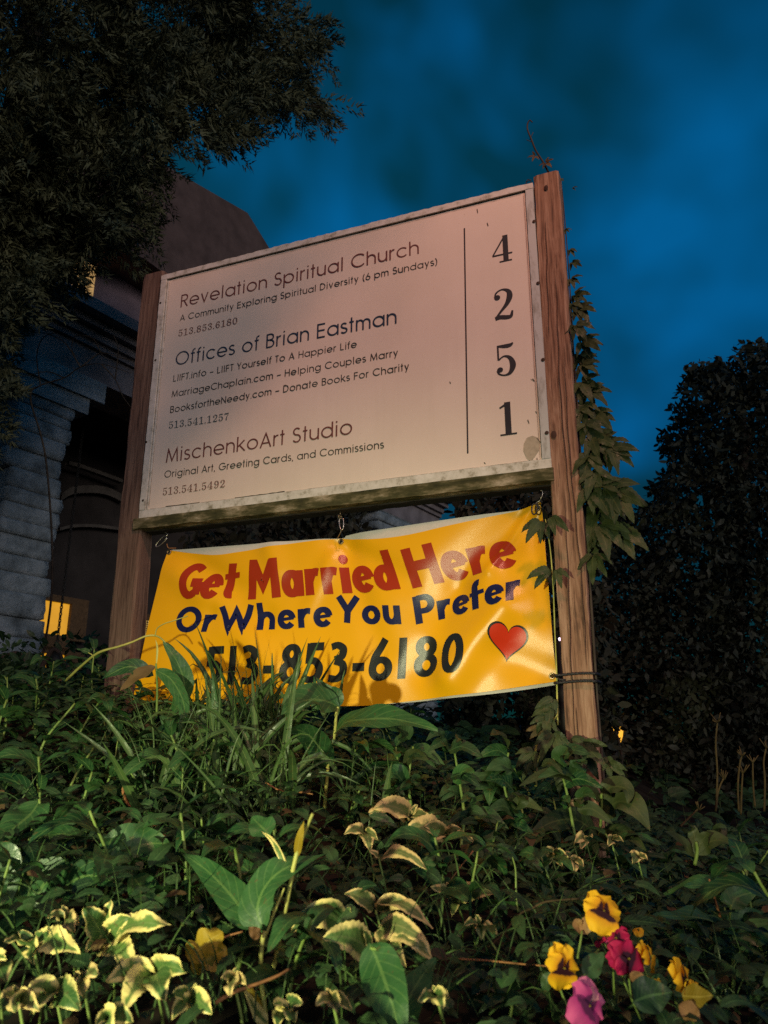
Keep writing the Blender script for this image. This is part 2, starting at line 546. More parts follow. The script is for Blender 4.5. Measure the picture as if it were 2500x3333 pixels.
def sans(ch, w=0.09):                            # thin geometric sans, cap height 1, x height .74
    h = w / 2
    X, r, c = 0.74, 0.37 - h, 0.37
    t = 1 - h
    bowl = arc(c, c, r, r, 0, 360, 40)
    S = {
        'a': ([bowl, ln((0.74 - h, 0), (0.74 - h, X))], .74), 'b': ([bowl, ln((h, 0), (h, 1.02))], .74),
        'c': ([arc(c, c, r, r, 42, 318, 32)], .66), 'd': ([bowl, ln((.74 - h, 0), (.74 - h, 1.02))], .74),
        'e': ([cat(ln((h, c - .01), (.74 - h, c - .01)), arc(c, c, r, r, 2, 320, 36))], .73),
        'f': ([cat(ln((.13, 0), (.13, .82)), arc(.29, .82, .16, .18, 170, 80, 8)), ln((0, .70), (.29, .70))], .30),
        'g': ([bowl, cat(ln((.74 - h, X), (.74 - h, .05)), arc(c, .04, r, .30, 0, -150, 20))], .74),
        'h': ([ln((h, 0), (h, 1.02)), cat(arc(.30, .42, .30 - h, .32 - h, 180, 0, 20), ln((.60 - h, 0)))], .60),
        'i': ([ln((h, 0), (h, X)), ln((h, .90), (h, 1.0))], w), 'l': ([ln((h, 0), (h, 1.02))], w),
        'k': ([ln((h, 0), (h, 1.02)), ln((h, .30), (.50, X)), ln((.19, .42), (.56, 0))], .56),
        'm': ([ln((h, 0), (h, X)), cat(arc(.25, .46, .25 - h, .28 - h, 180, 0, 16), ln((.5 - h, 0))),
               cat(ln((.5 - h, .46)), arc(.71 - h, .46, .21, .28 - h, 180, 0, 16)[1:], ln((.92 - h, 0)))], .92),
        'n': ([ln((h, 0), (h, X)), cat(arc(.30, .42, .30 - h, .32 - h, 180, 0, 20), ln((.60 - h, 0)))], .60),
        'o': ([bowl], .74), 'p': ([bowl, ln((h, -.28), (h, X))], .74),
        'r': ([ln((h, 0), (h, X)), arc(.28, .44, .28 - h, .30 - h, 180, 80, 10)], .31),
        's': ([cat(arc(.21, .545, .165, .15, 30, 250, 16), arc(.21, .205, .185, .16, 90 - 12, -152, 18))], .42),
        't': ([ln((.14, 0), (.14, 1.0)), ln((0, .70), (.28, .70))], .29),
        'u': ([ln((.60 - h, X), (.60 - h, 0)), cat(ln((h, X)), arc(.30, .32, .30 - h, .32 - h, 180, 360, 20))], .60),
        'v': ([ln((h, X), (.29, h * .6), (.58 - h, X))], .58),
        'x': ([ln((h, 0), (.52 - h, X)), ln((h, X), (.52 - h, 0))], .52),
        'y': ([ln((h, X), (.30, .06)), ln((.56 - h, X), (.17, -.28))], .58),
        'A': ([ln((.03, 0), (.37, t), (.71, 0)), ln((.15, .30), (.59, .30))], .74),
        'B': ([ln((h, 0), (h, 1)), cat(ln((h, t), (.28, t)), arc(.28, .755, .2, .2, 90, -90, 14), ln((h, .555))),
               cat(ln((.28, .525)), arc(.28, .285, .24, .24, 90, -90, 14), ln((h, h)))], .56),
        'C': ([arc(.5, .5, .5 - h, .5 - h, 42, 318, 40)], .88),
        'D': ([ln((h, 0), (h, 1)), cat(ln((h, t), (.28, t)), arc(.28, .5, .44 - h, .5 - h, 90, -90, 24), ln((h, h)))], .74),
        'E': ([ln((.52, t), (h, t), (h, h), (.52, h)), ln((h, .52), (.50, .52))], .54),
        'F': ([ln((.48, t), (h, t), (h, 0)), ln((h, .52), (.46, .52))], .49),
        'G': ([cat(arc(.5, .5, .5 - h, .5 - h, 42, 358, 40), ln((.52, .47)))], .98),
        'H': ([ln((h, 0), (h, 1)), ln((.66 - h, 0), (.66 - h, 1)), ln((h, .52), (.66 - h, .52))], .66),
        'I': ([ln((h, 0), (h, 1))], w), 'L': ([ln((h, 1), (h, h), (.44, h))], .45),
        'M': ([ln((h, 0), (.13, t), (.44, .10), (.75, t), (.88 - h, 0))], .88),
        'N': ([ln((h, 0), (h, t * .97), (.70 - h, h), (.70 - h, 1))], .70),
        'O': ([arc(.5, .5, .5 - h, .5 - h, 0, 360, 44)], 1.0),
        'R': ([ln((h, 0), (h, 1)), cat(ln((h, t), (.28, t)), arc(.28, .73, .22, .73 - .5 + .0, 90, -90, 14), ln((h, .50))), ln((.24, .50), (.53, 0))], .55),
        'S': ([cat(arc(.26, .735, .20, .22, 35, 255, 20), arc(.26, .28, .225, .235, 78, -155, 22))], .52),
        'T': ([ln((0, t), (.46, t)), ln((.23, t), (.23, 0))], .46),
        'Y': ([ln((.03, 1), (.29, .45), (.55, 1)), ln((.29, .45), (.29, 0))], .58),
        '6': ([arc(.28, .30, .25, .26, 0, 360, 28), ln((.07, .42), (.37, 1.0))], .56),
        '(': ([arc(.45, .42, .40, .68, 125, 235, 14)], .26), ')': ([arc(-.19, .42, .40, .68, 55, -55, 14)], .26),
        '.': ([ln((.06, 0), (.06, .11))], .12), ',': ([ln((.08, .10), (.03, -.13))], .12), '\u2013': ([ln((0, .36), (.52, .36))], .52), ' ': ([], .26),
    }
    return [(s, w) for s in S[ch][0]], S[ch][1], 0.065 if ch not in 'IilL' else 0.10

def serif(ch, b=0.16, t=0.045):                  # old-style numerals with thick and thin strokes
    def v(*p):
        return crom(p, 7)
    def ring(cx, cy, rx, ry):
        a = np.radians(np.linspace(0, 360, 41))
        return np.stack([cx + rx * np.cos(a), cy + ry * np.sin(a), t + (b - t) * np.abs(np.cos(a)) ** 1.6], 1)
    def ball(cx, cy, r):
        return np.array([(cx - r * math.cos(q), cy, 2 * r * math.sin(q) + .001) for q in np.linspace(0.05, math.pi - 0.05, 12)])
    S = {
        '0': ([ring(.31, .5, .22, .465)], .62),
        '1': ([ln((.30, 0, b), (.30, 1, b)), ln((.30, .955, t * 1.6), (.06, .84, t)), ln((.05, .02, t), (.55, .02, t))], .58),
        '2': ([ball(.14, .73, .085), v((.07, .74, .05), (.12, .89, .05), (.29, .965, t), (.46, .88, .12), (.49, .70, b), (.40, .48, .12), (.22, .26, .07), (.07, .07, .06)),
               v((.06, .065, .12), (.20, .09, .13), (.38, .055, .13), (.50, .07, .10), (.55, .24, t))], .60),
        '3': ([ball(.14, .76, .08), v((.07, .77, .05), (.13, .91, .05), (.29, .965, t), (.44, .87, .12), (.45, .73, b), (.37, .58, .07), (.22, .52, t)),
               v((.22, .525, t), (.41, .46, .08), (.49, .28, b), (.41, .09, .11), (.26, .03, t), (.11, .09, .05), (.06, .22, .05)), ball(.135, .22, .08)], .58),
        '4': ([ln((.44, 0.02, b), (.44, 1.0, b)), ln((.42, .97, .05), (.04, .29, .05)), ln((.03, .285, .055), (.64, .285, .055)), ln((.24, .02, t), (.62, .02, t))], .66),
        '5': ([v((.08, .96, .05), (.30, .93, .12), (.44, .94, .11), (.52, 1.0, .04)), ln((.10, .98, .05), (.10, .52, .05)),
               v((.10, .52, t), (.26, .62, .05), (.42, .54, .11), (.49, .31, b), (.41, .09, .11), (.26, .03, t), (.11, .09, .05), (.06, .20, .05)), ball(.135, .215, .08)], .58),
        '6': ([v((.50, .82, .05), (.45, .93, .05), (.33, .965, t), (.18, .85, .10), (.11, .55, b), (.13, .25, b), (.22, .08, .08), (.32, .035, t)), ball(.45, .80, .075),
               v((.30, .035, t), (.43, .10, .11), (.49, .29, b), (.43, .48, .10), (.31, .56, t), (.19, .48, .05))], .60),
        '7': ([v((.07, .76, .04), (.10, .92, .12), (.30, .91, .13), (.50, .95, .08)), v((.53, .98, .05), (.40, .66, .07), (.29, .36, .12), (.28, .03, b))], .58),
        '8': ([ring(.31, .75, .17, .215), ring(.31, .27, .21, .24)], .62),
        '9': ([v((.12, .18, .05), (.17, .07, .05), (.29, .035, t), (.44, .15, .10), (.51, .45, b), (.49, .75, b), (.40, .92, .08), (.30, .965, t)), ball(.17, .20, .075),
               v((.32, .965, t), (.19, .90, .11), (.13, .71, b), (.19, .52, .10), (.31, .44, t), (.43, .52, .05))], .62),
        '.': ([ball(.10, .07, .075)], .20), ' ': ([], .3),
    }
    return [(s, None) for s in S[ch][0]], S[ch][1], 0.045

def hum(ch, w=0.20):                             # heavy humanist letters of the banner, x height .68
    k = 0.80                                     # horizontal strokes are a little thinner
    h = w / 2
    def q(p):                                    # stroke width from its direction
        p = np.asarray(p, float)
        g = np.gradient(p, axis=0)
        a = np.abs(np.arctan2(g[:, 1], g[:, 0]))
        return np.column_stack([p, w * (k + (1 - k) * np.abs(np.sin(a)))])
    def z(*p):
        return q(crom(p, 7))
    def s(*p):
        return np.array([(x, y, w) for x, y in p])
    X = .68
    def rnd(cx, cy, rx, ry, a0=0, a1=360):
        return q(arc(cx, cy, rx, ry, a0, a1, 44))
    S = {
        'G': ([q(cat(arc(.46, .5, .36, .40, 48, 300, 30), ln((.73, .16)))), s((.74, .10), (.74, .46)), s((.46, .44), (.84, .44))], .84),
        'e': ([rnd(.31, .34, .22, .26, 5, 325), np.array([(.10, .34, .12), (.57, .38, .12)])], .60),
        't': ([q(cat(ln((.25, .95), (.25, .24)), arc(.38, .23, .13, .13, 180, 290, 8))), np.array([(-.02, .60, .15), (.58, .64, .15)])], .54),
        'M': ([s((.12, 0), (.16, 1.0)), np.array([(.18, .92, w), (.52, .34, w * .9), (.86, .92, w)]), s((.90, 1.0), (.96, 0))], 1.08),
        'a': ([rnd(.30, .33, .20, .25), s((.53, 0), (.53, .66))], .64),
        'r': ([s((.12, 0), (.12, X)), z((.14, .38), (.22, .52), (.34, .59), (.46, .57))], .46),
        'i': ([s((.12, 0), (.12, X)), np.array([(.12 - .13 * math.cos(q), .90, .26 * math.sin(q) + .002) for q in np.linspace(.05, math.pi - .05, 12)])], .26),
        'd': ([rnd(.30, .33, .20, .25), s((.53, 0), (.50, 1.04))], .64),
        'H': ([s((.12, 0), (.12, 1)), s((.72, 0), (.72, 1)), s((.12, .52), (.72, .52))], .84),
        'O': ([rnd(.50, .5, .40, .40)], 1.0),
        'W': ([np.array([(.10, 1.0, w), (.32, .10, w), (.60, .78, w * .9), (.84, .10, w), (1.12, 1.0, w)])], 1.2),
        'h': ([s((.12, 0), (.12, 1.04)), q(cat(arc(.33, .36, .21, .24, 170, 0, 16), ln((.54, .16), (.54, 0))))], .66),
        'Y': ([s((.08, 1.0), (.40, .46)), s((.76, 1.0), (.40, .44), (.36, 0))], .82),
        'o': ([rnd(.34, .33, .24, .25)], .68),
        'u': ([q(cat(ln((.12, X), (.12, .36)), arc(.32, .33, .20, .25, 180, 350, 16))), s((.54, 0), (.52, X))], .66),
        'P': ([s((.12, 0), (.10, 1)), q(cat(ln((.12, .92), (.34, .92)), arc(.36, .68, .24, .24, 90, -90, 16), ln((.12, .44))))], .68),
        'f': ([q(cat(ln((.16, 0), (.16, .74)), arc(.31, .76, .15, .17, 180, 75, 10))), np.array([(-.05, .55, .15), (.50, .58, .15)])], .44),
        '5': ([s((.55, .91), (.12, .91)), s((.15, 1.0), (.13, .48)), z((.10, .53), (.30, .55), (.46, .38), (.42, .17), (.24, .085), (.06, .10))], .60),
        '1': ([s((.14, 0), (.16, 1.0))], .32),
        '3': ([z((.08, .88), (.26, .92), (.43, .82), (.40, .64), (.20, .56)), z((.20, .53), (.44, .44), (.46, .23), (.30, .09), (.05, .11))], .60),
        '-': ([s((.03, .36), (.37, .36))], .42),
        '8': ([rnd(.31, .74, .17, .18), rnd(.31, .29, .21, .21)], .62),
        '6': ([rnd(.32, .29, .21, .21), z((.11, .32), (.17, .58), (.30, .80), (.42, 1.0))], .62),
        '0': ([rnd(.31, .5, .20, .42)], .62), ' ': ([], .3),
    }
    return [(g, None) for g in S[ch][0]], S[ch][1], 0.055

def resample(st, step):
    out = [st[0]]
    for a, b in zip(st[:-1], st[1:]):
        n = max(1, int(np.linalg.norm((b - a)[:2]) / step))
        for i in range(1, n + 1):
            out.append(a + (b - a) * i / n)
    return np.array(out)

def write(m, text, font, mapf, aspect=1.0, step=0.12, kx=1, grow=0.0, **kw):
    """lay text along u 0..1, v in cap heights; aspect = line length / cap height. Each stroke lies a hair above the last."""
    x, gl = 0.0, []
    for i, ch in enumerate(text):
        st, wd, sb = font(ch, **kw)
        if i:
            x += sb
        gl.append((x, st))
        x += wd + sb
    x -= sb
    lift = 0
    for gx, st in gl:
        for pts, wd in st:
            pts = np.asarray(pts, float)
            if pts.shape[1] == 2:
                pts = np.column_stack([pts, np.full(len(pts), wd)])
            pts = pts + np.array([gx, 0, grow])
            pts[:, 0] *= aspect / x                # the line fits its measured length
            pts = resample(pts, step)
            closed = np.linalg.norm(pts[0, :2] - pts[-1, :2]) < 1e-6
            d = np.diff(pts[:, :2], axis=0)
            d /= np.linalg.norm(d, axis=1)[:, None] + 1e-9
            nr = np.stack([-d[:, 1], d[:, 0]], 1)
            if closed:
                a = np.vstack([nr[-1:], nr])
                b = np.vstack([nr, nr[:1]])
            else:
                a = np.vstack([nr[:1], nr])
                b = np.vstack([nr, nr[-1:]])
            mt = a + b
            mt /= np.linalg.norm(mt, axis=1)[:, None] + 1e-9
            cs = np.clip(np.sum(mt * b, 1), 0.42, 1)
            mt = mt / cs[:, None]
            lift += 1
            V, F = [], []
            for p, q in zip(pts, mt):
                for j in range(kx + 1):
                    o = (j / kx - 0.5) * p[2]
                    V.append(mapf((p[0] + q[0] * o) / aspect, p[1] + q[1] * o, lift))
            for i in range(len(pts) - 1):
                for j in range(kx):
                    e = i * (kx + 1) + j
                    F.append((e, e + 1, e + kx + 2, e + kx + 1))
            m.add(V, F)

# ------------------------------------------------------------------ the sign on its two posts
PW, PZ0, PZ1 = 1.76, 2.436, 3.636
sign = thing('church_sign', 'large white painted directory board with house number held between two brown timber posts', 'sign', (0.88, 0, 1.25))
SO = np.array([0.88, 0, 1.25])
def part(m, name, mats, parent=sign, smooth=False):
    return m.build(name, mats, parent, smooth)

def post(x0, x1, z0, z1, lean, mat, knots):
    m = M(SO)
    n = 60
    V = []
    for i in range(n + 1):
        z = z0 + (z1 - z0) * i / n
        dx = lean * (z1 - z) / (z1 - z0)
        j = [0.0025 * math.sin(7 * z + k * 2.1) + random.uniform(-.0012, .0012) for k in range(8)]
        c = 0.006 + (0.006 if i == n else 0)
        top = -0.004 if i == n else 0
        for k, (x, y) in enumerate(((x0 + c, 0), (x1 - c, 0), (x1, c), (x1, .09 - c), (x1 - c, .09), (x0 + c, .09), (x0, .09 - c), (x0, c))):
            V.append((x + dx + j[k], y + j[(k + 3) % 8], z + top + (0.012 * (y / .09) if i == n else 0)))
    F = []
    for i in range(n):
        for k in range(8):
            F.append((i * 8 + k, i * 8 + (k + 1) % 8, i * 8 + 8 + (k + 1) % 8, i * 8 + 8 + k))
    F.append(tuple(n * 8 + k for k in range(8)))
    m.add(V, F)
    p = part(m, 'post', mat)
    for (kx, kz, r) in knots:
        km = M(SO)
        a = np.linspace(0, 2 * math.pi, 17)[:-1]
        km.add([(kx + r * math.cos(q), -0.004, kz + 1.5 * r * math.sin(q)) for q in a] + [(kx, -0.006, kz)], [(i, (i + 1) % 16, 16) for i in range(16)])
        part(km, 'knot', MAT['knot'], p)
    return p
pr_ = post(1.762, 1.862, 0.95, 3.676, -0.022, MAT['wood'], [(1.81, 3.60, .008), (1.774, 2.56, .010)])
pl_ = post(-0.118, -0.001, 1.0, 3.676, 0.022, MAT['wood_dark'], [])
# checks: thin dark drying cracks down the right post
for (x, za, zb) in ((1.795, 3.45, 2.95), (1.822, 3.2, 2.2), (1.84, 2.9, 1.75), (1.80, 2.3, 1.5), (1.81, 1.62, 1.35)):
    cm = M(SO)
    n = 26
    V = []
    for i in range(n + 1):
        z = za + (zb - za) * i / n
        xx = x + 0.006 * math.sin(z * 5 + x * 40) + 0.0015 * math.sin(z * 31) - 0.022 * (3.676 - z) / 2.7
        ww = 0.0017 * abs(math.sin(math.pi * i / n)) ** 0.6 + 0.0002
        V += [(xx - ww, -0.0045, z), (xx + ww, -0.0045, z)]
    cm.add(V, [(2 * i, 2 * i + 1, 2 * i + 3, 2 * i + 2) for i in range(n)])
    part(cm, 'crack', MAT['knot'], pr_)

m = M(SO)
m.box((0.028, 0.0, PZ0 + 0.022), (PW - 0.03, 0.035, PZ1 - 0.024))
panel = part(m, 'panel', MAT['panel'])
def strip(name, pts, d0, d1, mat, rag=0.0, n=46):     # a flat batten along x or z with a ragged outer edge
    (x0, z0), (x1, z1) = pts
    m = M(SO)
    horiz = (x1 - x0) > (z1 - z0)
    V = []
    for i in range(n + 1):
        t = i / n
        r = random.uniform(-rag, rag)
        if horiz:
            x = x0 + (x1 - x0) * t
            V += [(x, d0, z0), (x, d0, z1 + r), (x, d1, z1 + r), (x, d1, z0)]
        else:
            z = z0 + (z1 - z0) * t
            V += [(x1, d0, z), (x0 + r, d0, z), (x0 + r, d1, z), (x1, d1, z)]
    F = [(0, 1, 2, 3), (4 * n + 3, 4 * n + 2, 4 * n + 1, 4 * n)]
    for i in range(n):
        for k in range(4):
            F.append((4 * i + k, 4 * i + (k + 1) % 4, 4 * i + 4 + (k + 1) % 4, 4 * i + 4 + k))
    m.add(V, F)
    m.f = [f[::-1] for f in m.f] if horiz else m.f
    return part(m, name, mat)
T = 0.026
strip('trim_batten', ((0.0, PZ1 - T), (PW, PZ1)), -0.010, 0.036, MAT['trim'], 0.0022, 90)
strip('trim_batten', ((0.0, PZ0 + 0.0), (PW, PZ0 + 0.036)), -0.007, 0.036, MAT['trim'], 0.0006)
strip('trim_batten', ((0.0, PZ0 + 0.0365), (0.030, PZ1 - T - 0.0005)), -0.009, 0.036, MAT['trim'], 0.0012)
strip('trim_batten', ((PW - 0.031, PZ0 + 0.0365), (PW - 0.001, PZ1 - T - 0.0005)), -0.0085, 0.036, MAT['metal_trim'], 0.0004)
# inner bead on the left and the dirty joints between battens and panel
strip('bead', ((0.034, PZ0 + 0.040), (0.041, PZ1 - T - 0.008)), -0.0035, 0.0, MAT['trim'], 0.0006)
def grime(pts, wd, y=-0.0016, jit=0.5):
    m = M(SO)
    P = resample(np.array([(x, z, 0) for x, z in pts], float), 0.018)
    V = []
    d = P[-1] - P[0]
    hz = abs(d[0]) > abs(d[1])
    for p in P:
        ww = wd * (0.25 + jit * random.random() * 1.6)
        V += [(p[0], y, p[1] - ww), (p[0], y, p[1] + ww)] if hz else [(p[0] - ww, y, p[1]), (p[0] + ww, y, p[1])]
    m.add(V, [(2 * i, 2 * i + 1, 2 * i + 3, 2 * i + 2) for i in range(len(P) - 1)])
    part(m, 'grime', MAT['dirt'], panel)
grime([(0.032, PZ1 - T - 0.0022), (PW - 0.033, PZ1 - T - 0.0022)], 0.0030)
grime([(0.060, PZ1 - T - 0.011), (PW - 0.05, PZ1 - T - 0.011)], 0.0005)
grime([(0.0318, PZ0 + 0.040), (0.0318, PZ1 - T - 0.004)], 0.0016)
grime([(0.044, PZ0 + 0.045), (0.044, PZ1 - T - 0.012)], 0.0008)
grime([(PW - 0.033, PZ0 + 0.045), (PW - 0.033, PZ1 - T - 0.004)], 0.0013)
grime([(PW - 0.040, PZ0 + 0.045), (PW - 0.040, PZ1 - T - 0.02)], 0.0004)
grime([(0.05, PZ0 + 0.0385), (PW - 0.04, PZ0 + 0.0385)], 0.0006)
grime([(0.13, PZ0 + 0.040), (0.30, PZ0 + 0.040)], 0.0030)
grime([(0.47, PZ0 + 0.040), (0.70, PZ0 + 0.040)], 0.0028)
# screws in the battens
for px, py in ((1739, 721), (1752, 922), (1768, 1171), (1780, 1409), (507, 1172), (466, 1629), (477, 1439), (523, 986)):
    p = at(px, py, -0.009)
    m = M(SO)
    a = np.linspace(0, 2 * math.pi, 11)[:-1]
    r = 0.0075 if px > 1000 else 0.0055
    m.add([(p[0] + r * math.cos(q), -0.0105, p[2] + r * math.sin(q)) for q in a] + [(p[0], -0.0135, p[2])], [(i, (i + 1) % 10, 10) for i in range(10)])
    part(m, 'screw', MAT['screw'], sign, True)
# scuffs, a glue patch where a sticker came off
def flat(name, pxs, mat, y=-0.002, parent=panel, mid=None):
    P = [at(x, q, y) for x, q in pxs]
    m = M(SO)
    m.add(P, [tuple(range(len(P)))])
    return part(m, name, mat, parent)
flat('glue_patch', [(1706, 1443), (1716, 1424), (1733, 1418), (1750, 1424), (1757, 1443), (1754, 1466), (1741, 1486), (1729, 1501), (1715, 1492), (1704, 1466)], MAT['stain'])
for (a, b) in (((1718, 1366), (1722, 1378)), ((1743, 1339), (1748, 1344)), ((1714, 1508), (1717, 1517)), ((1748, 1490), (1750, 1513)), ((1734, 1232), (1740, 1241)), ((1553, 680), (1555, 692)),
               ((1586, 725), (1589, 735)), ((1464, 1242), (1467, 1248)), ((1576, 1505), (1580, 1510)), ((1728, 1234), (1737, 1238)), ((1747, 1426), (1759, 1440))):
    flat('scuff', [(a[0] - 1.2, a[1]), (a[0] + 1.0, a[1] - .6), (b[0] + 1.4, b[1]), (b[0] - .8, b[1] + .6)], MAT['dirt'], -0.0022)
# mossy rail under the panel and the timber behind it
def rail(z0, z1, y0, y1, x0, x1, mat, name):
    m = M(SO)
    n = 70
    V = []
    for i in range(n + 1):
        x = x0 + (x1 - x0) * i / n
        r = [random.uniform(-.0018, .0018) for _ in range(4)]
        V += [(x, y0 + r[0], z0 + r[1]), (x, y0 + r[2], z1), (x, y1, z1), (x, y1, z0 + r[3])]
    F = [(0, 3, 2, 1), (4 * n, 4 * n + 1, 4 * n + 2, 4 * n + 3)]
    for i in range(n):
        for k in range(4):
            F.append((4 * i + k, 4 * i + (k + 1) % 4, 4 * i + 4 + (k + 1) % 4, 4 * i + 4 + k)[::-1])
    m.add(V, F)
    part(m, name, mat)
rail(2.388, 2.435, -0.014, 0.03, -0.022, 1.765, MAT['moss'], 'bottom_rail')
rail(2.384, 2.43, 0.031, 0.088, 0.002, 1.76, MAT['porch'], 'rear_rail')  # near-black colour puts the shade of the underside into this rail

# ---- the lettering of the panel
def panel_line(text, p0, p1, cap, font, mat, y=-0.0012, name='lettering', step=0.2, **kw):
    A, B = at(*p0), at(*p1)
    Lx = B[0] - A[0]
    zb = A[2]
    dz = B[2] - A[2]
    m = M(SO)
    write(m, text, font, lambda u, v, k: (A[0] + Lx * u, y - 0.00004 * (k % 40), zb + dz * u + v * cap), aspect=Lx / cap, step=step, **kw)
    return part(m, name, mat, panel)
SM = 0.0325
HD = 0.0680
panel_line('Revelation Spiritual Church', (588, 1001), (1364, 826), HD * .97, sans, MAT['ink_maroon'], w=0.095)
panel_line('A Community Exploring Spiritual Diversity (6 pm Sundays)', (586, 1046), (1424, 862), SM, sans, MAT['ink_grey'], w=0.115)
panel_line('513.853.6180', (580, 1096), (774, 1054), SM * 1.03, serif, MAT['ink_rust'], b=.15, t=.07)
panel_line('Offices of Brian Eastman', (571, 1191), (1292, 1053), HD, sans, MAT['ink_navy'], w=0.10)
panel_line('LIIFT.info \u2013 LIIFT Yourself To A Happier Life', (564, 1243), (1162, 1131), SM, sans, MAT['ink_grey'], w=0.115)
panel_line('MarriageChaplain.com \u2013 Helping Couples Marry', (559, 1294), (1297, 1159), SM, sans, MAT['ink_grey'], w=0.115)
panel_line('BooksfortheNeedy.com \u2013 Donate Books For Charity', (554, 1345), (1333, 1204), SM, sans, MAT['ink_grey'], w=0.115)
panel_line('513.541.1257', (549, 1396), (746, 1367), SM * 1.03, serif, MAT['ink_teal'], b=.15, t=.07)
panel_line('MischenkoArt Studio', (540, 1507), (1147, 1413), HD * .97, sans, MAT['ink_maroon'], w=0.095)
panel_line('Original Art, Greeting Cards, and Commissions', (535, 1556), (1250, 1459), SM, sans, MAT['ink_grey'], w=0.115)
panel_line('513.541.5492', (529, 1613), (733, 1586), SM * 1.03, serif, MAT['ink_rust'], b=.15, t=.07)
for ch, x0, x1, yb, yt in (('4', 1601, 1672, 853, 767), ('2', 1606, 1676, 1040, 938), ('5', 1613, 1683, 1224, 1119), ('1', 1624, 1687, 1416, 1308)):
    A = at((x0 + x1) / 2, yb)
    cap = at((x0 + x1) / 2, yt)[2] - A[2]
    xa, xb = at(x0, yb)[0], at(x1, yb)[0]
    m = M(SO)
    write(m, ch, serif, lambda u, v, k: (xa + (xb - xa) * u, -0.0012 - 0.00005 * k, A[2] + v * cap), aspect=(xb - xa) / cap, step=0.05, kx=2, b=0.17, t=0.05)
    part(m, 'house_numeral', MAT['ink_black'], panel)
A, B = at(1512, 743), at(1523, 1476)
m = M(SO)
m.add([(A[0] - .0027, -.0014, A[2]), (A[0] + .0027, -.0014, A[2]), (B[0] + .0027, -.0014, B[2]), (B[0] - .0027, -.0014, B[2])], [(0, 3, 2, 1)])
part(m, 'divider_line', MAT['ink_black'], panel)

# ------------------------------------------------------------------ the yellow banner hung under the sign
BY = 0.045
def seg(p, a, b):
    a, b, p = np.array(a), np.array(b), np.array(p)
    d = b - a
    t = float(np.clip((p - a) @ d / (d @ d), 0, 1))
    return np.linalg.norm(p - a - d * t), t
def P2(px, py):
    q = at(px, py, BY)
    return (q[0], q[2])
FOLDS = [  # (from px, to px, width m, height m, fade)
    (P2(1728, 1655), P2(1590, 1860), .016, -.0075, .25), (P2(1590, 1860), P2(1430, 2080), .05, -.010, .6), (P2(1700, 1700), P2(1400, 1960), .09, .012, .5),
    (P2(1100, 1760), P2(1240, 2120), .05, .008, .2), (P2(1100, 1760), P2(990, 2000), .035, -.006, .2), (P2(1100, 1765), P2(1330, 1890), .05, .010, .2),
    (P2(560, 1800), P2(790, 1930), .06, .014, .3), (P2(550, 1800), P2(880, 2160), .07, -.010, .4), (P2(880, 1780), P2(900, 1850), .05, -.006, .6),
    (P2(1640, 1980), P2(1470, 2200), .075, -.020, .9), (P2(1500, 1930), P2(1380, 2180), .06, .010, .8), (P2(1745, 1650), P2(1760, 2000), .035, .006, .3), (P2(700, 2000), P2(860, 2010), .05, .008, .8),
    (P2(1795, 2200), P2(1600, 2120), .06, .008, .4)]
def bsurf(x, z):
    y = BY + 0.006 * math.sin(x * 4.3 + z * 2.0) + 0.004 * math.sin(x * 9 - z * 6)
    for a, b, wd, hg, fd in FOLDS:
        d, t = seg((x, z), a, b)
        y += 2.5 * hg * math.exp(-(d / wd) ** 2) * (1 - fd * 0.0 - (1 - fd) * t * 0.8)
    return y
def curve2(px):
    return crom([P2(*p) for p in px], 14)
def along(c, t):
    d = np.concatenate([[0], np.cumsum(np.linalg.norm(np.diff(c, axis=0), axis=1))])
    return np.array([np.interp(t * d[-1], d, c[:, i]) for i in (0, 1)])
TOP = np.vstack([curve2([(547, 1790), (620, 1799), (700, 1805), (770, 1797), (860, 1783), (960, 1767), (1060, 1752), (1100, 1746)])[:-1],
                 curve2([(1100, 1746), (1150, 1751), (1230, 1752), (1330, 1741), (1450, 1715), (1570, 1687), (1680, 1658), (1757, 1629)])])
BOT = curve2([(430, 2292), (600, 2292), (800, 2292), (1000, 2297), (1180, 2297), (1304, 2285), (1500, 2262), (1660, 2241), (1811, 2217)])
LEFT = curve2([(547, 1790), (520, 1890), (494, 1990), (470, 2090), (449, 2190), (430, 2292)])
RIGHT = curve2([(1757, 1629), (1769, 1740), (1784, 1890), (1797, 2042), (1811, 2217)])
def coons(u, v):                                 # u along the top, v downwards
    t, b, l, r = along(TOP, u), along(BOT, u), along(LEFT, v), along(RIGHT, v)
    c00, c10, c01, c11 = TOP[0], TOP[-1], BOT[0], BOT[-1]
    return (1 - v) * t + v * b + (1 - u) * l + u * r - ((1 - u) * (1 - v) * c00 + u * (1 - v) * c10 + (1 - u) * v * c01 + u * v * c11)
banner = thing('banner', 'glossy yellow vinyl banner with red blue and black lettering hung below the white board', 'banner', (0.9, BY, 2.0))
BO = np.array([0.9, BY, 2.0])
m = M(BO)
nu, nv = 150, 64
V = []
for j in range(nv + 1):
    for i in range(nu + 1):
        x, z = coons(i / nu, j / nv)
        V.append((x, bsurf(x, z), z))
m.add(V, [(j * (nu + 1) + i, (j + 1) * (nu + 1) + i, (j + 1) * (nu + 1) + i + 1, j * (nu + 1) + i + 1) for j in range(nv) for i in range(nu)])
sheet = m.build('vinyl_sheet', MAT['yellow'], banner)
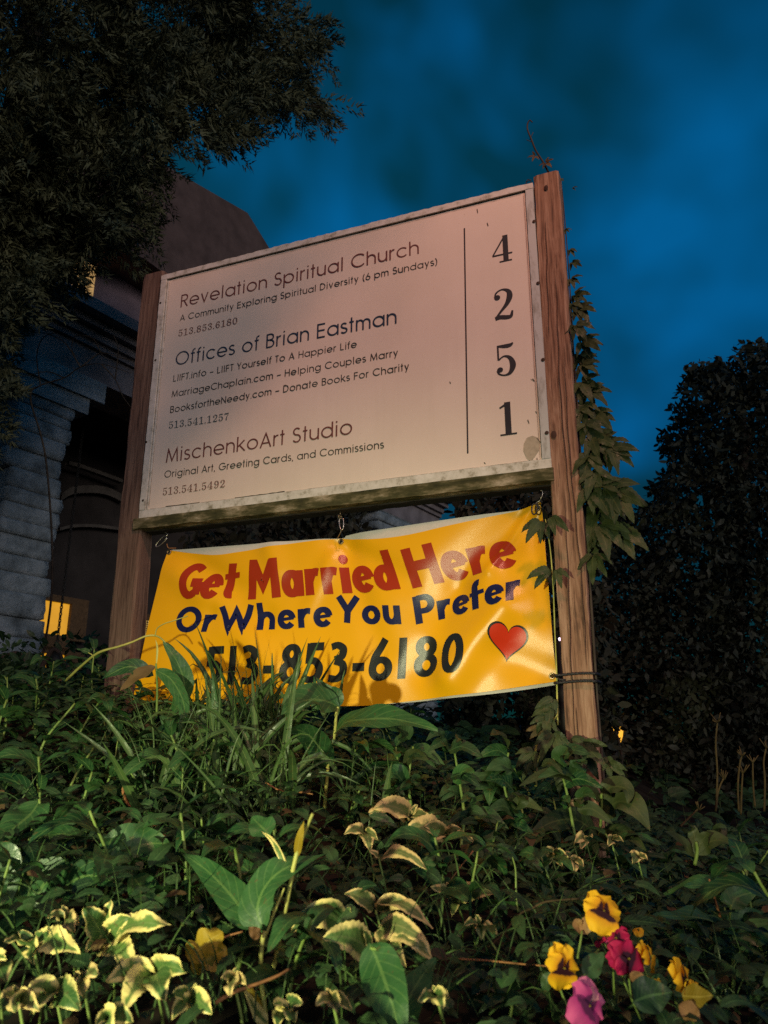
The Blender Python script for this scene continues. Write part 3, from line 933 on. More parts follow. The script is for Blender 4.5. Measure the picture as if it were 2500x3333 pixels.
# white rear layer that shows above the sagging edge and at the lower right corner
m = M(BO)
wt = curve2([(548, 1786), (700, 1775), (900, 1760), (1098, 1742), (1108, 1735), (1300, 1709), (1500, 1681), (1711, 1646), (1757, 1627)])
wb = curve2([(440, 2280), (900, 2290), (1200, 2290), (1304, 2287), (1560, 2262), (1700, 2245), (1812, 2226)])
V = []
for j in range(21):
    for i in range(61):
        a, b = along(wt, i / 60), along(wb, i / 60)
        q = a + (b - a) * j / 20
        V.append((q[0], bsurf(*q) + 0.020, q[1]))
m.add(V, [(j * 61 + i, (j + 1) * 61 + i, (j + 1) * 61 + i + 1, j * 61 + i + 1) for j in range(20) for i in range(60)])
rear = m.build('rear_layer', MAT['vback'], banner)
tag(rear, 'white reverse layer of the banner showing along the top edge')

def banner_word(text, quad, mat, name='lettering', w=0.2, grow=0.0):
    bl, br, tr, tl = [np.array(P2(*p)) for p in quad]
    cap = 0.5 * (np.linalg.norm(tl - bl) + np.linalg.norm(tr - br))
    m = M(BO)
    def mapf(u, v, k):
        p = (bl + (br - bl) * u) * (1 - v) + (tl + (tr - tl) * u) * v
        return (p[0], bsurf(p[0], p[1]) - 0.0012 - 0.00005 * k, p[1])
    write(m, text, hum, mapf, aspect=np.linalg.norm(br - bl) / cap, step=0.07, kx=4, w=w, grow=grow)
    return m.build(name, mat, sheet)
banner_word('Get', [(584, 1952), (760, 1948), (784, 1827), (604, 1832)], MAT['vred'], w=.245)
banner_word('Married', [(806, 1951), (1300, 1917), (1262, 1793), (812, 1823)], MAT['vred'], w=.245)
banner_word('Here', [(1343, 1914), (1684, 1840), (1648, 1712), (1305, 1790)], MAT['vred'], w=.245)
banner_word('Or', [(571, 2060), (694, 2057), (716, 1974), (584, 1976)], MAT['vblue'], w=.25)
banner_word('Where', [(722, 2058), (1077, 2037), (1074, 1944), (718, 1976)], MAT['vblue'], w=.25)
banner_word('You', [(1097, 2026), (1307, 2032), (1300, 1942), (1092, 1939)], MAT['vblue'], w=.25)
banner_word('Prefer', [(1353, 2032), (1700, 1953), (1690, 1858), (1341, 1942)], MAT['vblue'], w=.25)
banner_word('513-853-', [(668, 2231), (1188, 2219), (1196, 2085), (682, 2107)], MAT['vblack'], w=.205)
banner_word('6180', [(1196, 2219), (1517, 2189), (1524, 2060), (1202, 2083)], MAT['vblack'], w=.205)
# the heart
def heart(sc, y, mat, name):
    m = M(BO)
    V = []
    rings = [0.0, 0.25, 0.5, 0.75, 1.0]
    n = 48
    for rr in rings:
        for i in range(n):
            t = 2 * math.pi * i / n
            hx = 16 * math.sin(t) ** 3
            hy = 13 * math.cos(t) - 5 * math.cos(2 * t) - 2 * math.cos(3 * t) - math.cos(4 * t) + 2
            px = 1656 + (hx * math.cos(.14) + hy * math.sin(.14)) * 3.70 * sc * rr
            py = 2092 - (hy * math.cos(.14) - hx * math.sin(.14)) * 4.0 * sc * rr
            q = P2(px, py)
            V.append((q[0], bsurf(*q) - y, q[1]))
    F = []
    for k in range(len(rings) - 1):
        for i in range(n):
            F.append((k * n + i, k * n + (i + 1) % n, (k + 1) * n + (i + 1) % n, (k + 1) * n + i))
    m.add(V, F)
    return m.build(name, mat, sheet)
heart(1.07, 0.0012, MAT['vblack'], 'heart_outline')
heart(0.96, 0.0020, MAT['vheart'], 'heart')
def torus(m, c, R_, r, nrm=(0, -1, 0), n=20, sx=1.0, sz=1.0, rot=0.0):
    nrm = np.array(nrm, float) / np.linalg.norm(nrm)
    a = np.cross(nrm, [0, 0, 1.0])
    a = a / np.linalg.norm(a) if np.linalg.norm(a) > 1e-3 else np.array([1.0, 0, 0])
    b = np.cross(a, nrm)
    a, b = a * math.cos(rot) + b * math.sin(rot), -a * math.sin(rot) + b * math.cos(rot)
    th = np.linspace(0, 2 * math.pi, n + 1)[:-1]
    m.tube([np.array(c) + a * R_ * sx * math.cos(q) + b * R_ * sz * math.sin(q) for q in th], r, 6, closed=True)
for px, py in ((550, 1797), (1098, 1756), (1745, 1648), (1796, 2200)):
    x, z = P2(px, py)
    m = M(BO)
    torus(m, (x, bsurf(x, z) - 0.002, z), 0.0085, 0.0032)
    g = m.build('grommet', MAT['brass'], sheet)
    hm = M(BO)
    a = np.linspace(0, 2 * math.pi, 13)[:-1]
    hm.add([(x + .0065 * math.cos(q), bsurf(x, z) - .0018, z + .0065 * math.sin(q)) for q in a], [tuple(range(12))])
    hm.build('grommet_hole', MAT['hole'], sheet)

# ------------------------------------------------------------------ clips and cord that hold the banner
def link(name, label, p_top, p_bot, wd, mat, Y, r=0.0021, group='clips holding the banner'):
    a, b = at(*p_top, Y), at(*p_bot, Y)
    c = (a + b) / 2
    d = b - a
    ln_ = np.linalg.norm(d)
    d /= ln_
    s_ = np.cross(d, [0, 1, 0])
    m = M(c)
    th = np.linspace(0, 2 * math.pi, 29)[:-1]
    pts = []
    for q in th:
        e = np.sign(math.sin(q)) * abs(math.sin(q)) ** 0.7
        pts.append(c + d * (ln_ / 2) * np.sign(math.cos(q)) * abs(math.cos(q)) ** 0.8 + s_ * wd * e * (1.0 - 0.22 * math.cos(q)))
    m.tube(pts, r, 7, closed=True)
    o = m.build(name, mat)
    o.location = c
    return tag(o, label, 'clip', group), c, m
o, c, _ = link('carabiner', 'bare steel carabiner tilted at the left corner of the yellow banner', (541, 1747), (508, 1779), 0.011, MAT['steel'], 0.03)
hk = M(c)
hk.tube(crom([at(541, 1747, .03), at(545, 1738, .03), at(537, 1733, .03)], 6), 0.0017, 6)
hk.build('wire_hook', MAT['steel'], o)
hk = M(c)
hk.tube(crom([at(543, 1770, .03), at(548, 1783, .035), at(562, 1784, .04), at(573, 1784, .04)], 6), 0.0016, 6)
hk.build('wire_tie', MAT['twig'], o)
o, c, _ = link('carabiner', 'small steel carabiner hanging from an eye hook at the middle of the board', (1110, 1687), (1113, 1724), 0.009, MAT['steel'], 0.02)
hk = M(c)
torus(hk, at(1107, 1681, 0.02), 0.0075, 0.0022, (1, -.2, 0))
hk.tube([at(1107, 1678, .02), at(1108, 1666, .02)], 0.002, 6)
hk.build('eye_hook', MAT['brass'], o)
hk = M(c)
hk.tube(crom([at(1112, 1722, .02), at(1107, 1735, .025), at(1100, 1748, .035), at(1098, 1756, .04)], 6), 0.0016, 6)
hk.build('wire_hook', MAT['steel'], o)
o, c, _ = link('carabiner', 'black clip on the top right corner of the yellow banner beside the right post', (1742, 1640), (1738, 1674), 0.010, MAT['black_cord'], 0.025, 0.0028)
hk = M(c)
hk.tube(crom([at(1742, 1640, .025), at(1755, 1630, .025), at(1763, 1618, .02), at(1766, 1600, .02), at(1760, 1596, .02)], 6), 0.0016, 6)
hk.build('wire_hook', MAT['steel'], o)
cord = M((1.79, 0.04, 1.70))
for dz, rr in ((0.012, 0.0042), (-0.012, 0.0046)):
    zc = 1.712 + dz
    loop = [(1.728, -.010, zc - .004), (1.79, -.011, zc), (1.835, -.012, zc), (1.853, -.004, zc - .002), (1.858, .05, zc), (1.85, .097, zc), (1.79, .101, zc), (1.735, .097, zc), (1.726, .04, zc)]
    P = crom(loop, 16, True)
    i = np.arange(len(P))
    cord.tube(P + np.stack([0 * i, 0 * i, 0.0012 * np.sin(i * 1.9)], 1), rr * (1 + 0.18 * np.sin(i * 1.9)), 7, closed=True)
cord.tube(crom([at(1796, 2200, .03), at(1812, 2203, 0.0), at(1822, 2212, -.012), at(1838, 2214, -.012)], 8), 0.004, 6)
o = cord.build('elastic_cord', MAT['black_cord'])
o.location = (1.79, 0.04, 1.70)
tag(o, 'black twisted cord wrapped twice round the right timber post', 'cord')

# ------------------------------------------------------------------ the ground: one sheet to the horizon
def axis(lo, hi, fine_lo, fine_hi, step):
    a = list(np.arange(fine_lo, fine_hi + 1e-6, step))
    d, x = step, fine_hi
    while x < hi:
        d *= 1.35
        x += d
        a.append(x)
    d, x = step, fine_lo
    while x > lo:
        d *= 1.35
        x -= d
        a.insert(0, x)
    return a
gx, gy = axis(-300, 300, -6, 5, 0.14), axis(-120, 500, -2.4, 3, 0.10)
m = M()
m.add([(x, y, gz(x, y)) for y in gy for x in gx],
      [(j * len(gx) + i, j * len(gx) + i + 1, (j + 1) * len(gx) + i + 1, (j + 1) * len(gx) + i) for j in range(len(gy) - 1) for i in range(len(gx) - 1)])
g = m.build('ground', MAT['soil'])
g['kind'] = 'structure'

# ------------------------------------------------------------------ the stone house with its porch on the left
FA = R(11.8)
FD = np.array([math.sin(FA), math.cos(FA), 0.0])           # along the facade, away from the viewer
FN = np.array([math.cos(FA), -math.sin(FA), 0.0])          # out of the facade
F0 = np.array([-4.9, 4.5, 0.0])
def fp(px, py, off=0.0):
    r = ray(px, py)
    t = ((F0 - CAM) @ FN + off) / (r @ FN)
    return CAM + r * t
def fsz(px, py, off=0.0):
    p = fp(px, py, off)
    return float((p - F0) @ FD), float(p[2])
def fw_(s, o, z):
    return F0 + FD * s + FN * o + np.array([0, 0, z])
house = thing('house', 'dark stone house with a pillared porch and lit windows behind the left post', 'house', tuple(fw_(2, -3, 1.5)))
HO = fw_(2, -3, 1.5)
def fbox(m, s0, s1, o0, o1, z0, z1):
    v = [fw_(s, o, z) for z in (z0, z1) for s, o in ((s0, o0), (s1, o0), (s1, o1), (s0, o1))]
    m.add(v, [(0, 3, 2, 1), (4, 5, 6, 7), (0, 1, 5, 4), (1, 2, 6, 5), (2, 3, 7, 6), (3, 0, 4, 7)])
def hpart(m, name, mat, parent=house, smooth=False):
    return m.build(name, mat, parent, smooth)
zc = fsz(224, 936, 0.45)[1]                                 # underside edge of the cornice
zb = fsz(300, 1238, 0.0)[1]                                 # underside of the beam
sL = fsz(30, 1500)[0]
sR = fsz(222, 1420)[0]
def pillar(s0, s1, z0, z1, seed):
    rr = random.Random(seed)
    m = M(HO)
    z = z0
    while z < z1:
        h = rr.uniform(0.13, 0.30)
        e = [rr.uniform(-.045, .045) for _ in range(4)]
        a0, a1, b0, b1, t1 = s0 + e[0], s1 + e[1], -0.75 + e[2], 0.0 + e[3] * 0.6, min(z + h, z1)
        n = 8
        prof = [(0, -.045), (.05, -.006), (.22, .004), (.42, .008), (.62, .006), (.80, .004), (.95, -.004), (1, -.045)]
        rings = []
        for q, ex in prof:
            zz = z + (t1 - z) * q
            ring = []
            for k in range(4 * n):
                side, f = divmod(k, n)
                f = f / n
                cs, co = [(a0 + (a1 - a0) * f, b0), (a1, b0 + (b1 - b0) * f), (a1 + (a0 - a1) * f, b1), (a0, b1 + (b0 - b1) * f)][side]
                dx, do = cs - (a0 + a1) / 2, co - (b0 + b1) / 2
                k2 = 1 + ex * 2 + rr.uniform(-.020, .020)
                ring.append(fw_((a0 + a1) / 2 + dx * k2, (b0 + b1) / 2 + do * k2, zz))
            rings += ring
        c = 4 * n
        m.add(rings, [(i * c + k, i * c + (k + 1) % c, (i + 1) * c + (k + 1) % c, (i + 1) * c + k) for i in range(len(prof) - 1) for k in range(c)]
              + [tuple(range(c))[::-1], tuple((len(prof) - 1) * c + k for k in range(c))])
        z = t1 - 0.004 if t1 < z1 - 0.02 else z1
    return hpart(m, 'porch_pillar', MAT['stone'], smooth=True)
pillar(sL, sR, 1.2, zb + 0.02, 3)
# squared capital on the pillar
m = M(HO)
fbox(m, sL - 0.25, sR + 0.42, -0.85, 0.08, zb - 0.30, zb - 0.02)
fbox(m, sL - 0.15, sR + 0.22, -0.80, 0.04, zb - 0.52, zb - 0.305)
hpart(m, 'pillar_capital', MAT['stone'])
s2 = fsz(1390, 1900)[0]
pillar(s2 - 1.9, s2 + 0.35, 1.2, zb + 0.02, 5)
SA, SB = -4.5, s2 + 0.6
# beam with stepped cornice
m = M(HO)
fbox(m, SA, SB, -0.70, 0.02, zb, zb + 0.42)
fbox(m, SA, SB, -0.70, 0.08, zb + 0.425, zb + 0.52)
fbox(m, SA, SB, -0.70, 0.04, zb + 0.525, zc - 0.32)
hpart(m, 'beam', MAT['beam'])
m = M(HO)
for k, (o, a, b) in enumerate(((0.15, -0.31, -0.20), (0.26, -0.195, -0.10), (0.45, -0.095, 0.06))):
    fbox(m, SA, SB, -0.72, o, zc + a, zc + b)
hpart(m, 'cornice', MAT['beam'])
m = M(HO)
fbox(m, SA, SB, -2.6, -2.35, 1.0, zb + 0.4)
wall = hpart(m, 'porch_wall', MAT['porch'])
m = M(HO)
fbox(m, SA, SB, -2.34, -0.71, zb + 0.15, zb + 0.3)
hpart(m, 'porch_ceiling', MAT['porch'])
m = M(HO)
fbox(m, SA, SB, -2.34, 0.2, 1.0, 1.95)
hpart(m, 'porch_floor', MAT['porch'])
# pale arched bands over the porch openings
def archband(pxs, wd, off):
    m = M(HO)
    P = crom([fsz(x, y, off) for x, y in pxs], 8)
    V = []
    for s, z in P:
        V += [fw_(s, off, z - wd / 2), fw_(s, off, z + wd / 2), fw_(s, off - .09, z + wd / 2), fw_(s, off - .09, z - wd / 2)]
    F = [(4 * i + k, 4 * i + (k + 1) % 4, 4 * i + 4 + (k + 1) % 4, 4 * i + 4 + k) for i in range(len(P) - 1) for k in range(4)]
    m.add(V, F)
    hpart(m, 'arch_band', MAT['arch'])
archband([(200, 1618), (240, 1596), (310, 1592), (360, 1602), (400, 1622)], 0.13, -2.2)
archband([(195, 1722), (240, 1712), (310, 1711), (400, 1722)], 0.05, -2.2)
archband([(225, 1505), (290, 1525), (400, 1565)], 0.06, -2.0)
# lit windows in the porch wall
def win(px0, px1, y0, y1, off, mat, bars=None, label=None):
    s0, za = fsz(px0, (y0 + y1) / 2, off)
    s1, _ = fsz(px1, (y0 + y1) / 2, off)
    mid = (px0 + px1) / 2
    z1, z0 = fsz(mid, y0, off)[1], fsz(mid, y1, off)[1]
    m = M(HO)
    for a, b, c, d in ((s0 - .22, s0 - .002, z0 - .06, z1 + .10), (s1 + .002, s1 + .30, z0 - .06, z1 + .10), (s0 - .0, s1 + .0, z1 + .002, z1 + .10), (s0 - .0, s1 + .0, z0 - .24, z0 - .002)):
        fbox(m, a, b, -2.345, off + .06, c, d)
    f = hpart(m, 'window', MAT['frame'], house)
    if label:
        f['label'] = label
    m = M(HO)
    fbox(m, s0, s1, off - .03, off, z0, z1)
    hpart(m, 'pane', mat, f)
    return s0, s1, z0, z1, f
win(118, 222, 1958, 2066, -2.25, MAT['lit'], label='window glowing amber behind a hanging chain')
win(120, 206, 2128, 2200, -2.25, MAT['lit'])
s0, s1, z0, z1, f = win(452, 486, 2018, 2122, -2.25, MAT['lit_pale'], label='narrow glowing window with a fine lattice')
m = M(HO)
for k in range(1, 6):
    q = s0 + (s1 - s0) * k / 6
    fbox(m, q - .008, q + .008, -2.245, -2.235, z0, z1)
for k in range(1, 16):
    q = z0 + (z1 - z0) * k / 16
    fbox(m, s0, s1, -2.249, -2.246, q - .006, q + .006)
hpart(m, 'lattice', MAT['frame'], f)
# gable wall and brown roof above the cornice
def fpoly(m, pxs, off, depth):
    P = [fsz(x, y, off) for x, y in pxs]
    n = len(P)
    V = [fw_(s, off, z) for s, z in P] + [fw_(s, off - depth, z) for s, z in P]
    m.add(V, [tuple(range(n)), tuple(range(2 * n - 1, n - 1, -1))] + [(i, n + i, n + (i + 1) % n, (i + 1) % n) for i in range(n)])
m = M(HO)
fbox(m, SA, SB, -2.0, -0.35, zc + 0.062, zc + 2.3)
gw = hpart(m, 'gable_wall', MAT['gable'])
m = M(HO)
fpoly(m, [(190, 700), (330, 780), (470, 842), (540, 893), (900, 1140), (935, 905), (874, 803), (806, 693), (558, 550), (420, 470), (250, 380), (120, 330), (100, 620)], 0.30, 3.2)
hpart(m, 'roof', MAT['roof'])
m = M(HO)
fpoly(m, [(470, 842), (476, 1080), (560, 1120), (600, 900), (540, 893)], -0.30, 0.5)  # roof brown stands in for the shade on this side of the bay
hpart(m, 'bay_shaded_side', MAT['roof'])
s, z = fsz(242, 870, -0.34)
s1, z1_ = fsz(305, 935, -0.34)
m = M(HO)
fbox(m, s, s1, -0.349, -0.33, zc + 0.064, z + 0.3)  # emissive pane stands in for lamp light falling on the gable soffit
hpart(m, 'soffit_glow_pane', MAT['soffit_glow'])['label'] = 'glowing tan patch of gable soffit just above the cornice'

# chain hanging in the porch before the lit window
CO = fp(196, 2010, -1.4)
m = M(CO)
ztop = zb + 0.16
k = 0
z = CO[2] - 0.42
while z < ztop:
    m_c = np.array([CO[0], CO[1], z])
    torus(m, m_c, 0.024, 0.0085, FD if k % 2 else FN, 14, 0.62, 1.35)
    z += 0.047
    k += 1
m.tube([CO + [0, 0, -.46], CO + [0, 0, -.52], CO + [0, 0, -.60], CO + [0, 0, -.78], CO + [0, 0, -.84]], [.02, .09, .12, .09, .01], 10)
o = m.build('hanging_chain', MAT['chain'])
o.location = CO
tag(o, 'dark iron chain with a small basket hanging across the lit porch window', 'chain')

# bare twigs of a shrub before the porch pillar
m = M(dep(250, 2200, 6.5))
TW = [[(120, 2250), (170, 1900), (150, 1500), (100, 1300), (132, 1255), (210, 1230), (262, 1195), (330, 1185), (430, 1215)], [(262, 1195), (215, 1120), (165, 1090), (120, 1080)], [(262, 1195), (330, 1150), (395, 1165), (440, 1175)],
      [(210, 1230), (150, 1210), (60, 1230)], [(330, 1185), (375, 1235), (400, 1290), (430, 1330)], [(330, 1150), (300, 1100), (245, 1095), (235, 1140), (255, 1165)], [(375, 1235), (385, 1140), (370, 1090)], [(132, 1255), (120, 1160), (140, 1100), (190, 1080)]]
for i, t in enumerate(TW):
    P = crom([dep(x, y, 6.5 + 0.15 * math.sin(i * 2 + x * .01)) for x, y in t], 8)
    m.tube(P, np.linspace(0.011 if i == 0 else 0.006, 0.0025, len(P)), 5)
o = m.build('bare_shrub', MAT['bark'])
o.location = dep(250, 2200, 6.5)
tag(o, 'thin leafless twigs crossing the pale stone porch beam', 'shrub')

# ------------------------------------------------------------------ foliage masses
def inside(poly, x, y):
    c = np.zeros(len(x), bool)
    n = len(poly)
    for i in range(n):
        (x0, y0), (x1, y1) = poly[i], poly[(i + 1) % n]
        k = ((y0 > y) != (y1 > y)) & (x < (x1 - x0) * (y - y0) / (y1 - y0 + 1e-9) + x0)
        c ^= k
    return c
def scatter(poly, n, holes=()):
    P = np.array(poly, float)
    lo, hi = P.min(0), P.max(0)
    out = np.zeros((0, 2))
    while len(out) < n:
        q = lo + RNG.random((n * 2, 2)) * (hi - lo)
        k = inside(poly, q[:, 0], q[:, 1])
        for (hx, hy, hr) in holes:
            k &= np.hypot(q[:, 0] - hx, q[:, 1] - hy) > hr * (0.7 + 0.6 * RNG.random(len(q)))
        out = np.vstack([out, q[k]])
    return out[:n]
def unit(a):
    return a / (np.linalg.norm(a, axis=-1, keepdims=True) + 1e-9)
def raw_mesh(name, V, F, tint, uv=None):
    me = bpy.data.meshes.new(name)
    nf, k = F.shape
    me.vertices.add(len(V))
    me.vertices.foreach_set('co', V.astype(np.float32).ravel())
    me.loops.add(nf * k)
    me.loops.foreach_set('vertex_index', F.astype(np.int32).ravel())
    me.polygons.add(nf)
    me.polygons.foreach_set('loop_start', np.arange(0, nf * k, k, dtype=np.int32))
    me.polygons.foreach_set('loop_total', np.full(nf, k, dtype=np.int32))
    a = me.attributes.new('tint', 'FLOAT', 'POINT')
    a.data.foreach_set('value', tint.astype(np.float32))
    lay = me.uv_layers.new(name='UVMap')
    if uv is not None:
        lay.data.foreach_set('uv', uv[F.ravel()].astype(np.float32).ravel())
    me.update(calc_edges=True)
    return me
def sprays(name, centres, outward, parent, mat, origin, L=0.34, needles=70, nl=0.05, nw=0.007, droop=0.5):
    """one mesh of needle sprays: a curved twig with needles on both sides, at every centre"""
    n = len(centres)
    d = unit(outward + RNG.normal(0, 0.55, (n, 3)) + np.array([0, 0, -droop * 0.6]))
    side = unit(np.cross(d, RNG.normal(0, 1, (n, 3))))
    up_ = np.cross(side, d)
    t = RNG.random((n, needles)) ** 0.8
    Ls = L * (0.6 + 0.8 * RNG.random((n, 1)))
    sg = np.where(RNG.random((n, needles)) < .5, -1.0, 1.0)
    base = centres[:, None] + d[:, None] * (t * Ls)[..., None] + np.array([0, 0, -1.0]) * (droop * 0.45 * Ls * t * t)[..., None]
    spread = (1 - 0.75 * t) * 0.10 * RNG.random((n, needles))
    base = base + side[:, None] * (sg * spread)[..., None] + up_[:, None] * (RNG.normal(0, 0.018, (n, needles)))[..., None]
    nd = unit(d[:, None] * 0.8 + side[:, None] * (sg * RNG.uniform(.3, 1.0, (n, needles)))[..., None] + RNG.normal(0, .25, (n, needles, 3)))
    ln_ = nl * (0.6 + 0.8 * RNG.random((n, needles, 1)))
    wv = unit(np.cross(nd, RNG.normal(0, 1, (n, needles, 3)))) * nw
    A, B, C = base - wv, base + wv, base + nd * ln_
    V = np.stack([A, B, C], 2).reshape(-1, 3) - origin
    F = np.arange(len(V)).reshape(-1, 3)
    tint = np.repeat(np.clip(0.5 + RNG.normal(0, .25, (n, 1)) + RNG.normal(0, .12, (n, needles)), 0, 1).ravel(), 3)
    return obj(name, raw_mesh(name, V, F, tint), mat, parent)
def leaves(name, centres, parent, mat, origin, size=0.06, ratio=0.45, droop=0.4):
    n = len(centres)
    d = unit(RNG.normal(0, 1, (n, 3)) + np.array([0, 0, -droop]))
    s = unit(np.cross(d, RNG.normal(0, 1, (n, 3))))
    up_ = np.cross(s, d)
    l = size * (0.6 + 0.8 * RNG.random((n, 1)))
    w_ = l * ratio
    A = centres
    V = np.stack([A, A + d * l * .35 + s * w_ * .5, A + d * l * .72 + s * w_ * .40 - up_ * l * .06, A + d * l - up_ * l * .14, A + d * l * .72 - s * w_ * .40 - up_ * l * .06, A + d * l * .35 - s * w_ * .5], 1).reshape(-1, 3) - origin
    uv = np.tile(np.array([(.5, 0), (1, .35), (1, .72), (.5, 1), (0, .72), (0, .35)]), (n, 1))
    F = np.arange(len(V)).reshape(-1, 6)
    tint = np.repeat(np.clip(0.5 + RNG.normal(0, .28, n), 0, 1), 6)
    return obj(name, raw_mesh(name, V, F, tint, uv), mat, parent)

# evergreen reaching over from the left
EV = [(-250, -250), (960, -250), (985, -10), (1060, 40), (1125, 85), (1105, 180), (1030, 215), (1000, 235), (1080, 275), (1150, 318), (1128, 395), (1040, 385), (985, 382),
      (915, 405), (868, 425), (852, 470), (840, 495), (780, 505), (700, 520), (650, 492), (600, 485), (575, 520), (562, 590), (545, 680), (520, 760), (470, 810), (400, 850), (350, 905), (300, 905), (240, 885), (215, 930), (120, 1000), (60, 1080), (20, 1200), (-20, 1350), (-60, 1500), (-250, 1600)]
HOLES = [(115, 70, 26), (215, 50, 40), (265, 75, 34), (310, 30, 26), (490, 30, 30), (520, 60, 16), (595, 110, 20), (300, 355, 12), (640, 50, 28), (770, 428, 12), (830, 40, 34)]
EV = [(x - 78 * (x - 330) / math.hypot(x - 330, y - 250), y - 78 * (y - 250) / math.hypot(x - 330, y - 250)) for x, y in EV]
def clumped(poly, n, k, spread, depth, holes):
    pc = scatter(poly, k, holes)
    q = np.repeat(pc, n // k, 0) + RNG.normal(0, spread, (n // k * k, 2))
    d_ = np.repeat(depth(pc), n // k) + RNG.normal(0, spread / 400, len(q))
    ok = inside(poly, q[:, 0], q[:, 1])
    for hx, hy, hr in holes:
        ok &= np.hypot(q[:, 0] - hx, q[:, 1] - hy) > hr
    return q[ok], d_[ok]
px, dd = clumped(EV, 4400, 400, 46, lambda p: 5.2 + 2.0 * RNG.random(len(p)) + 0.9 * np.clip((p[:, 0] - 500) / 600, 0, 1), HOLES)
cen = np.array([dep(x, y, q) for (x, y), q in zip(px, dd)])
tp = dep(-40, 900, 6.3)                                     # where the trunk stands
tbase = np.array([tp[0], tp[1], gz(tp[0], tp[1])])
ev = thing('evergreen_tree', 'tall dark evergreen with feathery drooping branches over the house at upper left', 'tree', tuple(tbase))
axis_pt = np.stack([np.full(len(cen), tp[0]), np.full(len(cen), tp[1]), cen[:, 2] + 0.2], 1)
outw = unit(cen - axis_pt)
sprays('crown', cen, outw, ev, MAT['needle'], tbase, L=0.26, needles=64, nl=0.055, nw=0.008)
m = M(tbase)
P = crom([tbase - [0, 0, .1], tbase + [.03, 0, 2.0], tbase + [-.02, .05, 4.5], tbase + [.05, 0, 7.5]], 10)
m.tube(P, np.linspace(.24, .10, len(P)), 12)
m.build('trunk', MAT['bark'], ev)
for (x, y, q) in ((820, 230, 6.9), (700, 420, 6.5), (950, 130, 7.0), (1060, 350, 7.1), (450, 650, 6.0), (300, 800, 5.8), (500, 150, 6.2), (150, 950, 6.0)):
    e = dep(x, y, q)
    a = np.array([tp[0], tp[1], e[2] - 0.15])
    c = (a + e) / 2 + np.array([0, 0, .12])
    m = M(tbase)
    Q = crom([a, c, e], 8)
    m.tube(Q, np.linspace(.055, .010, len(Q)), 7)
    m.build('limb', MAT['bark'], ev)

# broad tree and bushes on the right
def bush(name, label, cat, poly, n, d0, d1, size, holes=(), base=None, group=None, mat='dleaf', limbs=()):
    px, dd = clumped(poly, n, n // 45, 34, lambda p: d0 + (d1 - d0) * RNG.random(len(p)), holes)
    cen = np.array([dep(x, y, q) for (x, y), q in zip(px, dd)])
    cen = np.array([p if p[2] > gz(p[0], p[1]) + .02 else np.array([p[0], p[1], gz(p[0], p[1]) + RNG.uniform(.02, .5)]) for p in cen])
    b = dep(base[0], base[1], (d0 + d1) / 2)
    b[2] = gz(b[0], b[1])
    t = thing(name, label, cat, tuple(b), group)
    leaves('crown', cen, t, MAT[mat], b, size)
    top = dep(*limbs[0], (d0 + d1) / 2)
    m = M(b)
    P = crom([b - [0, 0, .1], b * .6 + top * .4 + [.05, .03, 0], top], 10)
    m.tube(P, np.linspace(.14 if name.endswith('tree') else .05, .03, len(P)), 8)
    tr = m.build('trunk', MAT['bark'], t)
    for l in limbs[1:]:
        e = dep(*l, (d0 + d1) / 2)
        i = random.randint(6, len(P) - 4)
        m = M(b)
        Q = crom([P[i], (P[i] + e) / 2 + [0, 0, .15], e], 8)
        m.tube(Q, np.linspace(.05 if name.endswith('tree') else .02, .008, len(Q)), 6)
        m.build('limb', MAT['bark'], t)
    return t
RTP = [(2700, 1050), (2560, 1120), (2490, 1108), (2440, 1118), (2390, 1120), (2405, 1150), (2370, 1172), (2330, 1165), (2290, 1185), (2245, 1170), (2240, 1200), (2215, 1250), (2200, 1300), (2172, 1310), (2190, 1355), (2180, 1385), (2145, 1400), (2140, 1450),
       (2165, 1480), (2170, 1520), (2120, 1580), (2108, 1600), (2150, 1620), (2085, 1650), (2030, 1660), (1965, 1700), (1925, 1780), (1915, 1900), (1925, 2100), (1930, 2300), (1940, 2480), (2000, 2620), (2150, 2650), (2700, 2640)]
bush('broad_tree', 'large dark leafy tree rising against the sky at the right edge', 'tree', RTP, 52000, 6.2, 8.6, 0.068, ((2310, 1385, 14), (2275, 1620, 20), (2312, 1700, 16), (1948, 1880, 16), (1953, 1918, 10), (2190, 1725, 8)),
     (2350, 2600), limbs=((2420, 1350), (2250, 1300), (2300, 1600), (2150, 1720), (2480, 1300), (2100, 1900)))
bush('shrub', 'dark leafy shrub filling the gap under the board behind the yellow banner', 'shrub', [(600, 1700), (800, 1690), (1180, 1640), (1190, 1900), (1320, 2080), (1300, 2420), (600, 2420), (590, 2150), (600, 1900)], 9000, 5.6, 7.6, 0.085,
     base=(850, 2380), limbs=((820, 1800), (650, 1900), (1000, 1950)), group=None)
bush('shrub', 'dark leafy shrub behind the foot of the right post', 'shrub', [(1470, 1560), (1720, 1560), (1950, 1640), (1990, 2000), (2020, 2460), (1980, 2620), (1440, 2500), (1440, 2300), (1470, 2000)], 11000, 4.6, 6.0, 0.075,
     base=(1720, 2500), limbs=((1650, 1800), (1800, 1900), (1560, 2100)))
bush('shrub', 'low dark shrub on the left between the evergreen and the left post', 'shrub', [(-200, 2110), (0, 2130), (80, 2150), (215, 2185), (330, 2200), (330, 2350), (-200, 2400)], 3500, 4.2, 5.0, 0.06, mat='cover',
     base=(100, 2300), limbs=((80, 2150), (220, 2180), (0, 2140)))

